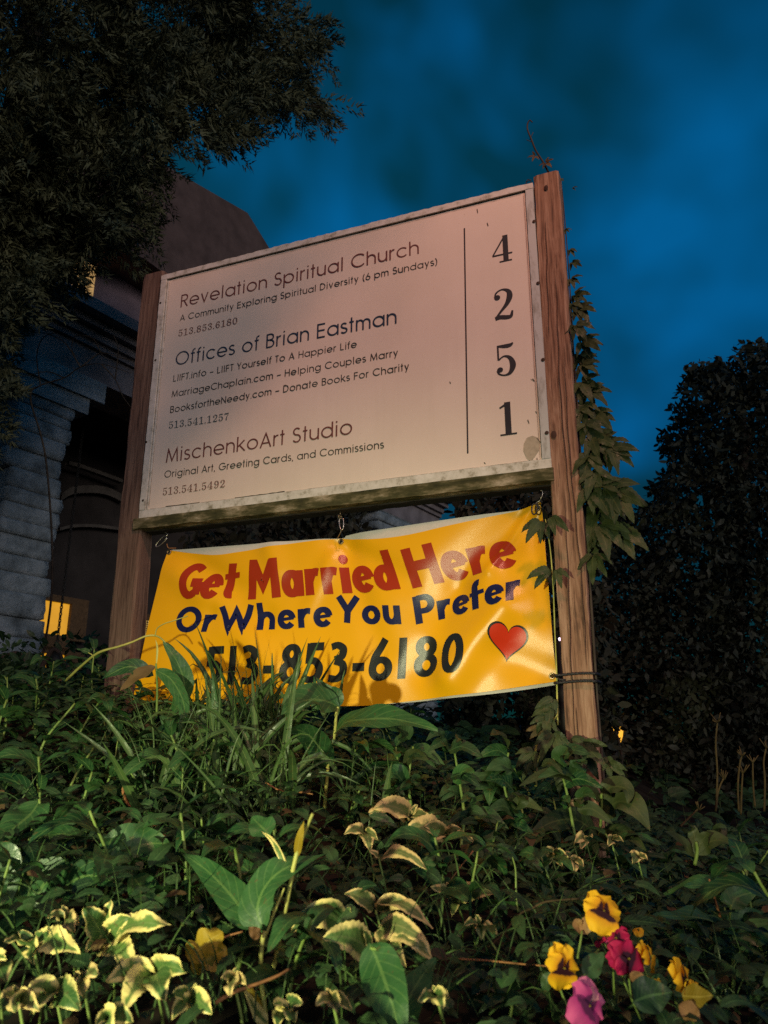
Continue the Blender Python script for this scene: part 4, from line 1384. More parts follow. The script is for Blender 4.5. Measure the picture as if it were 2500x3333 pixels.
# glimmers of lamps beyond the dark tree
def lantern(px, py, d, r, label, mat):
    c = dep(px, py, d)
    b = np.array([c[0], c[1], gz(c[0], c[1])])
    t = thing('lantern', label, 'lantern', tuple(b))
    m = M(b)
    m.tube([b, c - [0, 0, r * 1.15]], 0.025, 8)
    m.build('pole', MAT['chain'], t)
    m = M(b)
    m.tube([c - [0, 0, r], c - [0, 0, r * .6], c + [0, 0, r * .5], c + [0, 0, r]], [r * .5, r * .8, r, r * .6], 10)
    m.build('glass', MAT[mat], t)
    m = M(b)
    m.tube([c + [0, 0, r * 1.02], c + [0, 0, r * 1.2], c + [0, 0, r * 1.7]], [r * 1.1, r * 1.0, r * .1], 10)
    m.build('cap', MAT['chain'], t)
    return t
lantern(1996, 2385, 5.6, 0.078, 'amber lantern glimmering through leaves right of the right post', 'lit_far')
lantern(2122, 2653, 5.6, 0.030, 'tiny amber lamp low in the dark at the right', 'lit_far')
lantern(1823, 2081, 4.0, 0.009, 'pinkish point of light between the banner and the right post', 'lit_dot')
lc = dep(1998, 2385, 5.35)
m_pts = lc + RNG.normal(0, 1, (130, 3)) * np.array([.11, .05, .11])
tl = thing('leafy_spray', 'dark leafy spray in front of the amber lantern', 'shrub', (lc[0], lc[1], gz(lc[0], lc[1])))
o0 = np.array([lc[0], lc[1], gz(lc[0], lc[1])])
leaves('foliage', m_pts, tl, MAT['dleaf'], o0, 0.05)
m = M(o0)
m.tube(crom([o0, (o0 + lc) / 2 + [.04, 0, 0], lc + [0, 0, .1]], 6), 0.008, 5)
m.build('stem', MAT['bark'], tl)

# ------------------------------------------------------------------ leaves, stems and plants
def leaf(m, spine, W, nrm=(0, 0, 1), shape='lance', fold=0.22, serr=0.0, ripple=0.06, nu=4, tint=None, n=None, seed=None):
    rr = random.Random(seed if seed is not None else random.random())
    S = crom(spine, max(2, int(math.ceil((n or 12) / max(1, len(spine) - 1)))))
    k = len(S)
    tg = unit(np.gradient(S, axis=0))
    nrm = np.asarray(nrm, float)
    side = unit(np.cross(tg, nrm))
    up_ = np.cross(side, tg)
    t = np.linspace(0, 1, k)
    if shape == 'lance':
        wd = np.clip(np.sin(math.pi * np.clip(t, 0, 1) ** 0.72), 0, 1) ** 0.85
    elif shape == 'ovate':
        wd = np.clip(np.sin(math.pi * t ** 0.60), 0, 1) ** 0.75 * (1 - 0.15 * t)
    elif shape == 'blade':
        wd = np.clip(1.0 - t ** 2.2, 0, 1) * np.clip(t * 8 + .5, 0, 1)
    elif shape == 'lobed':
        wd = (0.55 + 0.45 * np.abs(np.sin(math.pi * (t * 2.6 + .1)))) * np.clip(np.sin(math.pi * np.clip(t * .93 + .07, 0, 1)), 0, 1) ** 0.5
    wd = np.maximum(wd, 0.02)
    if serr:
        wd = wd * (1 + serr * (np.arange(k) % 2 - 0.5) * 2 * (t > .12) * (t < .97))
    ph = rr.random() * 6
    V, U = [], []
    for i in range(k):
        for j in range(nu + 1):
            u = 2 * j / nu - 1
            rp = ripple * W * math.sin(ph + t[i] * 14 + (2.0 if u > 0 else 0)) * abs(u)
            V.append(S[i] + side[i] * u * wd[i] * W * .5 + up_[i] * (abs(u) * wd[i] * W * .5 * fold + rp))
            U.append(((u + 1) / 2, t[i]))
    F = [(i * (nu + 1) + j, i * (nu + 1) + j + 1, (i + 1) * (nu + 1) + j + 1, (i + 1) * (nu + 1) + j) for i in range(k - 1) for j in range(nu)]
    m.add(V, F, U, rr.random() if tint is None else tint)
def droop(base, d, L_, fall=0.6, n=5):           # a spine that starts along d and sinks
    d = unit(np.asarray(d, float))
    P = [np.asarray(base, float)]
    for i in range(n - 1):
        dd = unit(d + np.array([0, 0, -1.0]) * fall * (i / (n - 1)) * 1.6)
        P.append(P[-1] + dd * L_ / (n - 1))
    return np.array(P)
TOCAM = np.array([-FW[0], -FW[1], 0.0])
def facing(a=1.0, b=0.9):                        # leaf normal between up and the viewer's side of the bank
    return unit(np.array([0, 0, a]) + np.array([0.25, -1.0, 0]) * b * 0.8 + RNG.normal(0, .2, 3))

CLEAR = [(1060, 2400, 45, 2.3), (1068, 2470, 50, 2.3), (1060, 2550, 45, 2.3), (1055, 2630, 45, 2.3), (1052, 2700, 45, 2.3), (1000, 2430, 45, 2.3), (865, 3080, 50, 1.2), (855, 3180, 45, 1.2), (925, 2950, 40, 1.3)]
# ---- ground cover: uncountable small leaves all over the bank
def cover(name, n, mat, xr, yr, hmax, size, shape, seedk, ratio=(.45, .7), pw=0.8):
    m = M()
    rr = random.Random(seedk)
    c = 0
    while c < n:
        x, y = rr.uniform(*xr), rr.uniform(*yr)
        # only the wedge that faces the viewer
        dx, dy = x - CAM[0], y - CAM[1]
        az = math.degrees(math.atan2(-dx, dy))
        if not (-14 < az < 54) or math.hypot(dx, dy) < 0.5:
            continue
        z = gz(x, y) + hmax * rr.random() ** pw
        qx, qy, qd = proj((x, y, z))
        if any(qd < cd_ + .05 and (qx - cx) ** 2 + (qy - cy) ** 2 < cr ** 2 for cx, cy, cr, cd_ in CLEAR):
            continue
        c += 1
        a = rr.uniform(0, 2 * math.pi)
        L_ = size * rr.uniform(.6, 1.5)
        d = np.array([math.cos(a), math.sin(a) - .25, rr.uniform(-.35, .55)])
        leaf(m, droop((x, y, z), d, L_, rr.uniform(.2, .8), 4), L_ * rr.uniform(*ratio), facing(1, rr.uniform(0, 1.2)), shape, nu=2, n=6, ripple=.04, seed=rr.random())
    o = m.build(name, mat)
    o['kind'] = 'stuff'
    return o
# grass in front of the banner
m = M()
for i in range(420):
    px_, py_ = random.gauss(720, 180), random.uniform(2330, 2760)
    if random.random() < .22:
        px_ = random.uniform(420, 1500)
    if 985 < px_ < 1120:
        continue
    d_ = random.uniform(2.0, 2.75)
    b = dep(px_, py_, d_)
    b[2] = gz(b[0], b[1]) + random.uniform(-.02, .10)
    tall = 480 < px_ < 1000
    L_ = random.uniform(.18, .47) if tall else random.uniform(.08, .22)
    d = np.array([random.gauss(.05, .38), random.gauss(-.1, .3), 1.0])
    W = random.choice([.003, .004, .006, .010, .016, .022])
    leaf(m, droop(b, d, L_, random.uniform(.1, 1.3), 6), W, unit(np.array([random.uniform(-.4, .8), -1, .4])), 'blade' if W < .012 else 'lance', nu=2, n=9, ripple=.02, fold=.35)
o = m.build('tall_grass', MAT['grass'])
o['kind'] = 'stuff'
m = M()
for i in range(800):                             # short grass and stem bits low in the bank
    px_, py_ = random.uniform(0, 2500), random.uniform(2500, 3330)
    t_ = gd(px_, py_, .08)
    b = CAM + ray(px_, py_) * t_
    d = np.array([random.gauss(0, .6), random.gauss(0, .4), 1.0])
    leaf(m, droop(b, d, random.uniform(.06, .17), random.uniform(.2, 1), 5), random.uniform(.0016, .0045), unit(np.array([.3, -1, .4])), 'blade', nu=2, n=6, ripple=0, fold=.3)
o = m.build('short_grass', MAT['grass'])
o['kind'] = 'stuff'

# ---- single plants measured from the picture: stems and leaves by their points
def plant(name, label, cat, stems, lvs, mat, d, smat='stem', shape='lance', group=None, serr=0.0, nrm=None, ratio=None, fold=0.22, bow=0.06):
    base = dep(*stems[0][0][0][:2], d) if stems else dep(*lvs[0][0][0][:2], d)
    t = thing(name, label, cat, tuple(base), group)
    for (pts, r0, r1) in stems:
        m = M(base)
        P = crom([dep(p[0], p[1], p[2] if len(p) > 2 else d) for p in pts], 7)
        m.tube(P, np.linspace(r0, r1, len(P)), 7)
        m.build('stem', MAT[smat], t)
    for i, l in enumerate(lvs):
        pts, W = l[0], l[1]
        mt = l[2] if len(l) > 2 else mat
        P = np.array([dep(p[0], p[1], p[2] if len(p) > 2 else d) for p in pts])
        if len(P) == 2:                           # give a straight leaf a bow
            L_ = np.linalg.norm(P[1] - P[0])
            P = np.array([P[0], P[0] * .68 + P[1] * .32 + UP * bow * L_ * 1.2 - FW * bow * L_, P[0] * .33 + P[1] * .67 + UP * bow * L_ * 1.1 - FW * bow * L_ * 1.2, P[1]])
        m = M(base)
        nn = nrm if nrm is not None else unit(-FW * 0.75 + UP * 0.8 + RNG.normal(0, .18, 3))
        if len(l) > 3:
            nn = unit(np.array(l[3], float))
        leaf(m, P, W, nn, shape, fold=fold, serr=serr, nu=6, n=16, seed=i + hash(label) % 97 * 0)
        m.build('leaf', MAT[mt], t)
    return t
K = 1 / FPX
plant('broadleaf_plant', 'tall two forked stalk with arching lance leaves under the banner numbers', 'plant',
      [([(1052, 2730, 2.3), (1055, 2640, 2.3), (1062, 2560, 2.3), (1067, 2497, 2.3)], .0062, .0052), ([(1067, 2497, 2.3), (1080, 2440, 2.3), (1090, 2385, 2.3), (1094, 2330, 2.3), (1100, 2300, 2.3)], .005, .0045)],
      [([(1067, 2497, 2.3), (1050, 2450, 2.28), (1018, 2405, 2.25), (978, 2378, 2.2), (930, 2372, 2.15)], .075, 'lance', (.55, -.5, -.3)),
       ([(1090, 2385, 2.3), (1125, 2352, 2.27), (1190, 2342, 2.22), (1270, 2340, 2.18), (1340, 2352, 2.14), (1425, 2376, 2.1)], .10, 'lance', (-.2, -.65, .8)),
       ([(1100, 2300, 2.3), (1060, 2282, 2.28), (1010, 2278, 2.25), (965, 2290, 2.2), (915, 2330, 2.15)], .105, 'lance'),
       ([(1102, 2302, 2.3), (1090, 2270, 2.32), (1062, 2250, 2.34), (1030, 2205, 2.36)], .055, 'lance'),
       ([(1060, 2560, 2.3), (1045, 2520, 2.3), (1030, 2480, 2.3)], .02, 'lance')], 'lance', 2.3, 'stem_y')
plant('broadleaf_plant', 'near stalk with two big dark leaves spread in a V at lower centre', 'plant',
      [([(872, 3420, 1.18), (862, 3290, 1.2), (848, 3170, 1.22), (852, 3080, 1.23), (862, 3030, 1.24)], .0042, .0038), ([(862, 3050, 1.24), (900, 2950, 1.26), (925, 2890, 1.27)], .0028, .002)],
      [([(862, 3035, 1.24), (838, 2960, 1.26), (868, 2880, 1.28), (940, 2820, 1.3), (1062, 2782, 1.34)], .068, 'lance', (-.15, -1, .55)),
       ([(850, 3030, 1.24), (800, 2975, 1.27), (740, 2900, 1.32), (670, 2830, 1.38), (590, 2775, 1.44)], .055, 'lance', (.1, -.8, .8)),
       ([(852, 3300, 1.2), (820, 3240, 1.2), (798, 3195, 1.2)], .016, 'yleaf'), ([(872, 3290, 1.2), (905, 3230, 1.2), (900, 3190, 1.2)], .014, 'lance'),
       ([(846, 3050, 1.22), (828, 3035, 1.22), (808, 3018, 1.22)], .018, 'dry'), ([(870, 3330, 1.18), (840, 3300, 1.18), (790, 3210, 1.17)], .020, 'varieg')], 'lance', 1.24, 'stem_y')
plant('broadleaf_plant', 'bright yellow green upright shoot with a split bud tip at lower centre', 'plant',
      [([(880, 3195, 1.26), (905, 3080, 1.27), (932, 2945, 1.28), (950, 2850, 1.29), (968, 2770, 1.3)], .0038, .0040), ([(968, 2770, 1.3), (985, 2725, 1.3), (1018, 2648, 1.3)], .0042, .0028)],
      [([(966, 2790, 1.3), (975, 2730, 1.29), (990, 2672, 1.29)], .014, 'yleaf'), ([(940, 2850, 1.3), (915, 2790, 1.31), (885, 2735, 1.33), (850, 2705, 1.35)], .010, 'varieg'),
       ([(880, 2720, 1.42), (850, 2690, 1.44), (820, 2660, 1.47)], .05, 'lance')], 'lance', 1.3, 'stem_y')
plant('broadleaf_plant', 'large dark leaf drooping to the bottom edge between the variegated leaves', 'plant',
      [([(1195, 3085, 1.14), (1225, 3090, 1.13)], .003, .002)],
      [([(1205, 3070, 1.14), (1230, 3130, 1.12), (1262, 3220, 1.08), (1290, 3320, 1.05), (1300, 3420, 1.02)], .062, 'lance', (.1, -1, .5)),
       ([(1300, 3380, 1.1), (1320, 3280, 1.12), (1365, 3190, 1.16), (1420, 3120, 1.2)], .055, 'lance')], 'lance', 1.14)
plant('broadleaf_plant', 'arching leaf pair at the right edge on a thin green stalk', 'plant',
      [([(2385, 3260, 1.62), (2388, 3150, 1.64), (2382, 3080, 1.66), (2368, 3035, 1.68)], .0042, .0036), ([(2368, 3040, 1.68), (2375, 2990, 1.68), (2380, 2945, 1.68)], .003, .002)],
      [([(2368, 3038, 1.68), (2340, 3010, 1.67), (2290, 2990, 1.64), (2220, 2983, 1.6), (2140, 2980, 1.55)], .07, 'lance', (-.1, -.7, .9)), ([(2385, 3060, 1.68), (2420, 3030, 1.7), (2490, 3015, 1.72), (2580, 3060, 1.74)], .08, 'lance'),
       ([(2378, 2960, 1.68), (2400, 2920, 1.7), (2470, 2900, 1.72)], .05, 'lance')], 'lance', 1.66)
plant('broadleaf_plant', 'slim reddish stalk with three narrow leaves near the right edge', 'plant',
      [([(2345, 2985, 1.78), (2330, 2940, 1.78), (2318, 2890, 1.78), (2308, 2862, 1.78)], .0032, .002)],
      [([(2320, 2900, 1.78), (2290, 2882, 1.77), (2225, 2885, 1.75)], .035, 'lance'), ([(2318, 2888, 1.78), (2340, 2878, 1.78), (2375, 2888, 1.78)], .018, 'lance'), ([(2345, 2935, 1.78), (2390, 2918, 1.79), (2440, 2925, 1.8)], .035, 'lance')], 'lance', 1.78, 'twig')
plant('broadleaf_plant', 'plant with upright curling leaves in the dark right of the post foot', 'plant',
      [([(2262, 2815, 2.2), (2270, 2770, 2.2), (2266, 2740, 2.2)], .0055, .004)],
      [([(2264, 2790, 2.2), (2262, 2740, 2.22), (2255, 2700, 2.24), (2240, 2680, 2.22)], .035, 'creeper'), ([(2266, 2780, 2.2), (2300, 2745, 2.2), (2345, 2735, 2.18), (2400, 2755, 2.15)], .06, 'creeper'), ([(2266, 2775, 2.2), (2290, 2730, 2.2), (2315, 2712, 2.18)], .035, 'creeper'),
       ([(2260, 2790, 2.2), (2215, 2735, 2.2), (2160, 2705, 2.15)], .035, 'creeper'), ([(2330, 2720, 2.3), (2345, 2700, 2.3), (2365, 2730, 2.28)], .04, 'creeper')], 'creeper', 2.2)
plant('broadleaf_plant', 'stalk with drooping leaves crossing the foot of the right post', 'plant',
      [([(1925, 2860, 2.3), (1945, 2760, 2.3), (1957, 2660, 2.3), (1958, 2580, 2.3)], .0055, .004), ([(1972, 2790, 2.35), (1973, 2680, 2.35)], .003, .002)],
      [([(1955, 2610, 2.3), (1910, 2560, 2.28), (1850, 2525, 2.24), (1770, 2520, 2.2), (1690, 2560, 2.14)], .055, 'creeper'), ([(1958, 2585, 2.3), (1995, 2560, 2.28), (2040, 2570, 2.25), (2045, 2615, 2.22)], .065, 'creeper'),
       ([(1955, 2660, 2.3), (2010, 2610, 2.27), (2070, 2630, 2.22), (2115, 2705, 2.18)], .085, 'creeper'), ([(1945, 2760, 2.3), (1990, 2712, 2.26), (2050, 2722, 2.2), (2105, 2770, 2.14)], .05, 'creeper'),
       ([(1945, 2720, 2.3), (1880, 2670, 2.27), (1800, 2675, 2.22), (1720, 2720, 2.16)], .07, 'creeper')], 'creeper', 2.3)
for pts_, lab_ in (([([(700, 2640, 2.35), (705, 2560, 2.36), (690, 2480, 2.38), (640, 2390, 2.4)], .02), ([(705, 2560, 2.36), (712, 2450, 2.38), (700, 2300, 2.4), (692, 2190, 2.42)], .03), ([(700, 2620, 2.35), (730, 2530, 2.36), (760, 2440, 2.38)], .014), ([(690, 2600, 2.35), (650, 2500, 2.35), (610, 2370, 2.37)], .012)], 'upright broad grass with a pale rib at the first digit of the banner number'),
                   ([([(905, 2400, 2.4), (930, 2300, 2.41), (955, 2220, 2.43), (985, 2140, 2.45)], .028), ([(900, 2420, 2.4), (885, 2300, 2.42), (888, 2200, 2.43), (886, 2125, 2.45)], .020), ([(910, 2420, 2.4), (960, 2330, 2.38), (1010, 2290, 2.36)], .014), ([(895, 2430, 2.4), (850, 2350, 2.4), (800, 2290, 2.4)], .013)], 'green shoot with crossing narrow leaves over the dash of the banner number'),
                   ([([(1025, 2330, 2.42), (1030, 2270, 2.43), (1022, 2200, 2.45)], .032), ([(1100, 2330, 2.42), (1108, 2260, 2.43), (1122, 2180, 2.45)], .018), ([(1060, 2340, 2.42), (1040, 2290, 2.42), (1000, 2280, 2.4)], .02)], 'short upright leaves before the middle digits of the banner number'),
                   ([([(620, 2650, 2.5), (625, 2540, 2.5), (622, 2440, 2.5), (628, 2290, 2.52)], .026), ([(640, 2640, 2.5), (610, 2520, 2.5), (560, 2420, 2.5), (520, 2330, 2.52)], .03), ([(615, 2640, 2.5), (660, 2520, 2.5), (690, 2400, 2.5)], .014), ([(600, 2650, 2.5), (570, 2560, 2.5), (500, 2450, 2.48), (430, 2420, 2.44)], .045)], 'leafy stalk in front of the lower left end of the banner')):
    plant('grass_plant', lab_, 'plant', [], [(p, w_, 'grass' if w_ < .03 else 'lance', (random.uniform(-.5, .5), -1, .3)) for p, w_ in pts_], 'grass', 2.4)
rl = random.Random(21)
for stems_, n_, lab_ in (([(1690, 2760, 2.05), (1665, 2650, 2.08), (1640, 2540, 2.12), (1655, 2450, 2.14)], 13, 'dark many leaved plant at the left of the right post foot'),
                         ([(1500, 2760, 2.0), (1510, 2650, 2.05), (1495, 2540, 2.1), (1480, 2450, 2.14)], 13, 'dark leafy plant below the right half of the banner'),
                         ([(1880, 2780, 2.2), (1860, 2660, 2.22), (1835, 2540, 2.24), (1800, 2470, 2.25)], 11, 'dark leafy plant growing against the right post foot'),
                         ([(1340, 2640, 2.15), (1330, 2540, 2.2), (1345, 2430, 2.24)], 10, 'dark leafy plant right of the tall two forked stalk')):
    lv_ = []
    for i in range(n_):
        q = stems_[min(len(stems_) - 1, 1 + i * (len(stems_) - 1) // n_)]
        a_ = rl.uniform(-2.9, .25)
        L_ = rl.uniform(70, 150)
        bx, by = q[0] + rl.uniform(-40, 40), q[1] + rl.uniform(-50, 60)
        ex, ey = bx + L_ * math.cos(a_), by + .6 * L_ * math.sin(a_) + 25
        lv_.append(([(bx, by, q[2]), (bx * .6 + ex * .4, by * .6 + ey * .4 - 18, q[2] - .02), (ex, ey + 12, q[2] - .06)], L_ * q[2] / FPX * rl.uniform(.36, .5), rl.choice(['lance', 'cover', 'creeper', 'cover'])))
    plant('broadleaf_plant', lab_, 'plant', [(stems_, .005, .003)], lv_, 'lance', 2.1)
plant('broadleaf_plant', 'dark leaf tip standing against the lower left corner of the banner', 'plant',
      [([(510, 2330, 2.45), (512, 2240, 2.45), (508, 2160, 2.45)], .004, .003)],
      [([(560, 2330, 2.45), (600, 2240, 2.45), (575, 2150, 2.45), (530, 2090, 2.47)], .062, 'lance'), ([(508, 2180, 2.45), (560, 2215, 2.42), (600, 2300, 2.36), (580, 2400, 2.3)], .048, 'lance'), ([(505, 2170, 2.45), (450, 2200, 2.42), (390, 2250, 2.38)], .05, 'coverb'),
       ([(509, 2165, 2.45), (512, 2110, 2.46), (506, 2080, 2.47)], .006, 'stem_y'), ([(500, 2200, 2.45), (420, 2170, 2.44), (330, 2210, 2.42)], .055, 'lance')], 'lance', 2.45)
plant('broadleaf_plant', 'pair of green pointed leaves lit from the front at the left edge', 'plant',
      [([(140, 2760, 1.75), (138, 2700, 1.76), (128, 2600, 1.78)], .004, .003)],
      [([(128, 2610, 1.78), (100, 2650, 1.74), (40, 2700, 1.68), (-20, 2745, 1.62)], .085, 'lance'), ([(130, 2690, 1.76), (165, 2670, 1.75), (195, 2660, 1.74)], .028, 'lance'), ([(135, 2810, 1.72), (180, 2780, 1.7), (222, 2752, 1.68)], .05, 'lance')], 'lance', 1.75)
plant('broadleaf_plant', 'plant with broad dull green leaves fanned above the left variegated cluster', 'plant',
      [([(128, 2985, 1.48), (120, 2940, 1.5)], .003, .002), ([(372, 2870, 1.55), (380, 2820, 1.56)], .002, .002)],
      [([(125, 2975, 1.48), (130, 2900, 1.5), (180, 2850, 1.52), (248, 2858, 1.5)], .095, 'lance'), ([(370, 2870, 1.55), (400, 2790, 1.58), (470, 2750, 1.6), (550, 2745, 1.62)], .11, 'lance'),
       ([(430, 2850, 1.5), (470, 2900, 1.46), (500, 2940, 1.43), (535, 2960, 1.4)], .055, 'lance'), ([(5, 2960, 1.45), (-5, 2880, 1.48), (15, 2790, 1.5), (-10, 2740, 1.5)], .08, 'lance'),
       ([(140, 2980, 1.48), (210, 2890, 1.47), (290, 2850, 1.45), (400, 2880, 1.42)], .07, 'lance')], 'lance', 1.5)

# filler plants of the same kind on the shaded slope: four prototypes, copied
def proto(k):
    rr = random.Random(40 + k)
    t = thing('leafy_plant', 'dark green lance leaved plant among many on the shaded bank', 'plant', (0, 0, 0), 'leafy plants on the shaded bank')
    h = rr.uniform(.16, .26)
    P = crom([(0, 0, -.02), (rr.uniform(-.03, .03), rr.uniform(-.02, .02), h * .5), (rr.uniform(-.06, .06), -.03, h)], 7)
    m = M()
    m.tube(P, np.linspace(.0042, .0026, len(P)), 6)
    m.build('stem', MAT['stem'], t)
    for i in range(rr.randint(5, 7)):
        j = int(len(P) * (.35 + .6 * i / 6))
        a = i * 2.4 + rr.uniform(-.4, .4)
        L_ = rr.uniform(.08, .17)
        m = M()
        leaf(m, droop(P[min(j, len(P) - 1)], (math.cos(a), math.sin(a), rr.uniform(.3, 1.1)), L_, rr.uniform(.5, 1.1), 6), L_ * rr.uniform(.24, .36), (rr.uniform(-.4,.4), rr.uniform(-.6, .2), 1), 'lance', nu=4, n=12, seed=i + k * 10)
        m.build('leaf', MAT['lance'], t)
    return t
protos = [proto(k) for k in range(4)]
spots = []
rr = random.Random(5)
while len(spots) < 58:
    x_, y_ = rr.uniform(-60, 2560), rr.uniform(2330, 3150)
    if 640 < x_ < 1000 and y_ < 2700 and rr.random() < .75:
        continue
    if (930 < x_ < 1150 and 2340 < y_ < 2800) or x_ > 2000 and y_ < 2720 or (1000 < x_ < 1420 and 2640 < y_ < 3200) or (x_ < 700 and y_ > 2980) or (x_ > 1700 and y_ > 2860 and x_ < 2260):
        continue
    q = CAM + ray(x_, y_) * gd(x_, y_, .12)
    if all((q[0] - s[0]) ** 2 + (q[1] - s[1]) ** 2 > .022 for s in spots) and q[1] < .9:
        spots.append(q)
for k_ in range(200):
    if len(spots) >= 80:
        break
    x_, y_ = rr.uniform(-20, 700), rr.uniform(2200, 2600)
    q = CAM + ray(x_, y_) * gd(x_, y_, .12)
    if q[1] < .5 and all((q[0] - s[0]) ** 2 + (q[1] - s[1]) ** 2 > .012 for s in spots):
        spots.append(q)
for i, q in enumerate(spots):
    o = protos[i] if i < 4 else copy_tree(protos[i % 4])
    o.location = (q[0], q[1], gz(q[0], q[1]))
    s_ = rr.uniform(.75, 1.25)
    o.scale = (s_, s_, s_ * rr.uniform(.85, 1.15))
    o.rotation_euler = (0, 0, rr.uniform(0, 6.28))

# ---- variegated ground elder: three to five leaflets with cream margins on a thin petiole
def varieg(c, tips, label, d=None, mat='varieg', wr=0.52, group='variegated plants on the bank'):
    d = d or gd(c[0], c[1], .22)
    CLEAR.append((sum(q[0] for q in tips) / len(tips), sum(q[1] for q in tips) / len(tips), 105 if c[1] > 2850 else 60, d))
    base = CAM + ray(c[0], c[1]) * d
    foot = base + np.array([0.01, 0.02, 0])
    foot[2] = gz(foot[0], foot[1])
    t = thing('variegated_plant', label, 'plant', tuple(foot), group)
    m = M(foot)
    P = crom([foot, (foot + base) / 2 + [.01, 0, 0], base], 6)
    m.tube(P, .0022, 6)
    m.build('stem', MAT['stem'], t)
    for i, tp_ in enumerate(tips):
        tx, ty = tp_[0], tp_[1]
        dd_ = d - (tp_[2] if len(tp_) > 2 else .03)
        e = dep(tx, ty, dd_)
        L_ = np.linalg.norm(e - base)
        b0 = base + (e - base) * .06
        lift = UP * .16 * L_ * (tp_[3] if len(tp_) > 3 else 1) - FW * .08 * L_
        S = [b0, base * .68 + e * .32 + lift, base * .33 + e * .67 + lift * .9, e]
        m = M(foot)
        leaf(m, S, L_ * (tp_[4] if len(tp_) > 4 else wr) * random.uniform(.85, 1.1), unit(-FW * .8 + UP * .9 + RNG.normal(0, .3, 3)), 'ovate', fold=random.uniform(.05, .3), serr=random.uniform(.02, .06), nu=8, n=24, ripple=random.uniform(.04, .12), seed=i + c[0])
        m.build('leaflet', MAT[mat], t)
    return t
G0 = 'variegated plants on the bank'
varieg((345, 3072), [(272, 2955, .03), (362, 2928, .0, 1, .42), (428, 2985, .02), (560, 3015, .05, 1, .34), (278, 3100, .05), (442, 3150, .07)], 'large variegated cluster with upright cream edged leaflets at lower left', 1.22)
varieg((500, 3172), [(400, 3292, .09, 1, .55), (345, 3195, .05), (535, 3255, .08, 1, .6), (605, 3165, .05), (470, 3140, .02)], 'variegated leaf drooping toward the bottom edge below the large cluster', 1.12)
varieg((110, 3082), [(12, 3068, .04), (178, 3052, .02), (108, 3138, .06), (262, 3102, .05), (60, 3030, .0)], 'variegated sprig at far lower left under the green pointed leaf', 1.18)
varieg((-15, 3140), [(22, 3200, .05, 1, .6), (-60, 3260, .06), (20, 3120, .03)], 'cream blotched leaf cut by the left edge of the picture', 1.08)
varieg((1125, 3002), [(945, 3032, .06, 1.4, .46), (1140, 2950, .0)], 'single long variegated leaf arching to the left of the yellow green one', 1.38)
varieg((1208, 3095), [(1048, 3058, .05, 1, .50), (1225, 3175, .05, .6, .35), (1182, 3028, .02, 1, .3)], 'bright yellow green leaf with cream rim at bottom centre', 1.22)
varieg((1222, 2962), [(1122, 2908, .02, 1, .5), (1408, 3025, .07, 1.5, .36), (1365, 2968, .04, 1.3, .38)], 'variegated sprig with three arching leaflets above bottom centre', 1.42, 'variegb')
varieg((1232, 3025), [(1412, 3128, .07, 1.3, .44), (1400, 3085, .06, 1.3, .34), (1322, 3150, .08, .5, .34), (1262, 3000, 0.0, 1, .4)], 'tattered variegated leaflets falling to the right at bottom centre', 1.30, 'variegb')
varieg((1478, 2920), [(1608, 2908, .04, .8, .42), (1472, 2982, .06, .6, .5), (1400, 2888, .04, .6, .42), (1452, 2870, 0, .5, .5)], 'pale variegated sprig standing alone right of centre', 1.62, 'variegb', .46)
varieg((1335, 2660), [(1215, 2632, .06), (1402, 2668, .05), (1360, 2618, .0), (1200, 2648, .06), (1300, 2615, .0)], 'farther variegated sprig below the arching lance leaf', 1.95, 'variegb')
varieg((1445, 2722), [(1542, 2738, .05), (1382, 2690, .04), (1502, 2700, .03), (1395, 2745, .06), (1320, 2700, .05)], 'farther variegated sprig with curled tan leaflets right of centre', 1.85, 'variegb')
varieg((1232, 2790), [(1392, 2832, .06, 1.3, .30), (1200, 2770, .0, 1, .6)], 'curved leaf with a ragged lower edge above the three arching leaflets', 1.6, 'variegb')
varieg((1190, 2710), [(1120, 2715, .04), (1230, 2735, .04), (1205, 2770, .06, 1, .6)], 'small pale sprig left of the tan curled leaflets', 1.75, 'variegb')
varieg((1795, 2785), [(1832, 2822, .05, .5, .4), (1775, 2770, .04), (1850, 2795, .05), (1762, 2840, .06)], 'small variegated sprig under the foot of the right post', 1.9)
varieg((1865, 2800), [(1900, 2822, .05), (1838, 2790, .04), (1870, 2845, .06)], 'tan edged sprig beside the long drooping leaves of the post', 1.92, 'variegb')
varieg((1905, 2730), [(1870, 2745, .05), (1930, 2725, .04), (1890, 2765, .05)], 'tan leaflets just below the last visible wood of the right post', 2.1, 'variegb')
varieg((1990, 2735), [(2030, 2740, .04), (1980, 2755, .05), (2010, 2720, .02)], 'tan sprig in the shade right of the post foot', 2.1, 'variegb')
varieg((2075, 2790), [(2108, 2800, .04), (2060, 2812, .05), (2050, 2775, .02)], 'dim tan sprig under the arching stalk right of the post', 2.0, 'variegb')
varieg((180, 3230), [(110, 3300, .06), (260, 3290, .06), (210, 3180, .0), (90, 3220, .04)], 'greener variegated sprig near the lower left corner', 1.05)
varieg((620, 3260), [(560, 3320, .05), (690, 3300, .05), (640, 3200, .0, 1, .4), (560, 3235, .03)], 'small variegated tuft on the bottom edge below the yellow lobed leaf', 1.06)
varieg((930, 3290), [(890, 3270, .03), (960, 3330, .05), (985, 3265, .03), (900, 3345, .05)], 'dark variegated tuft on the bottom edge right of the near stalk', 1.06)

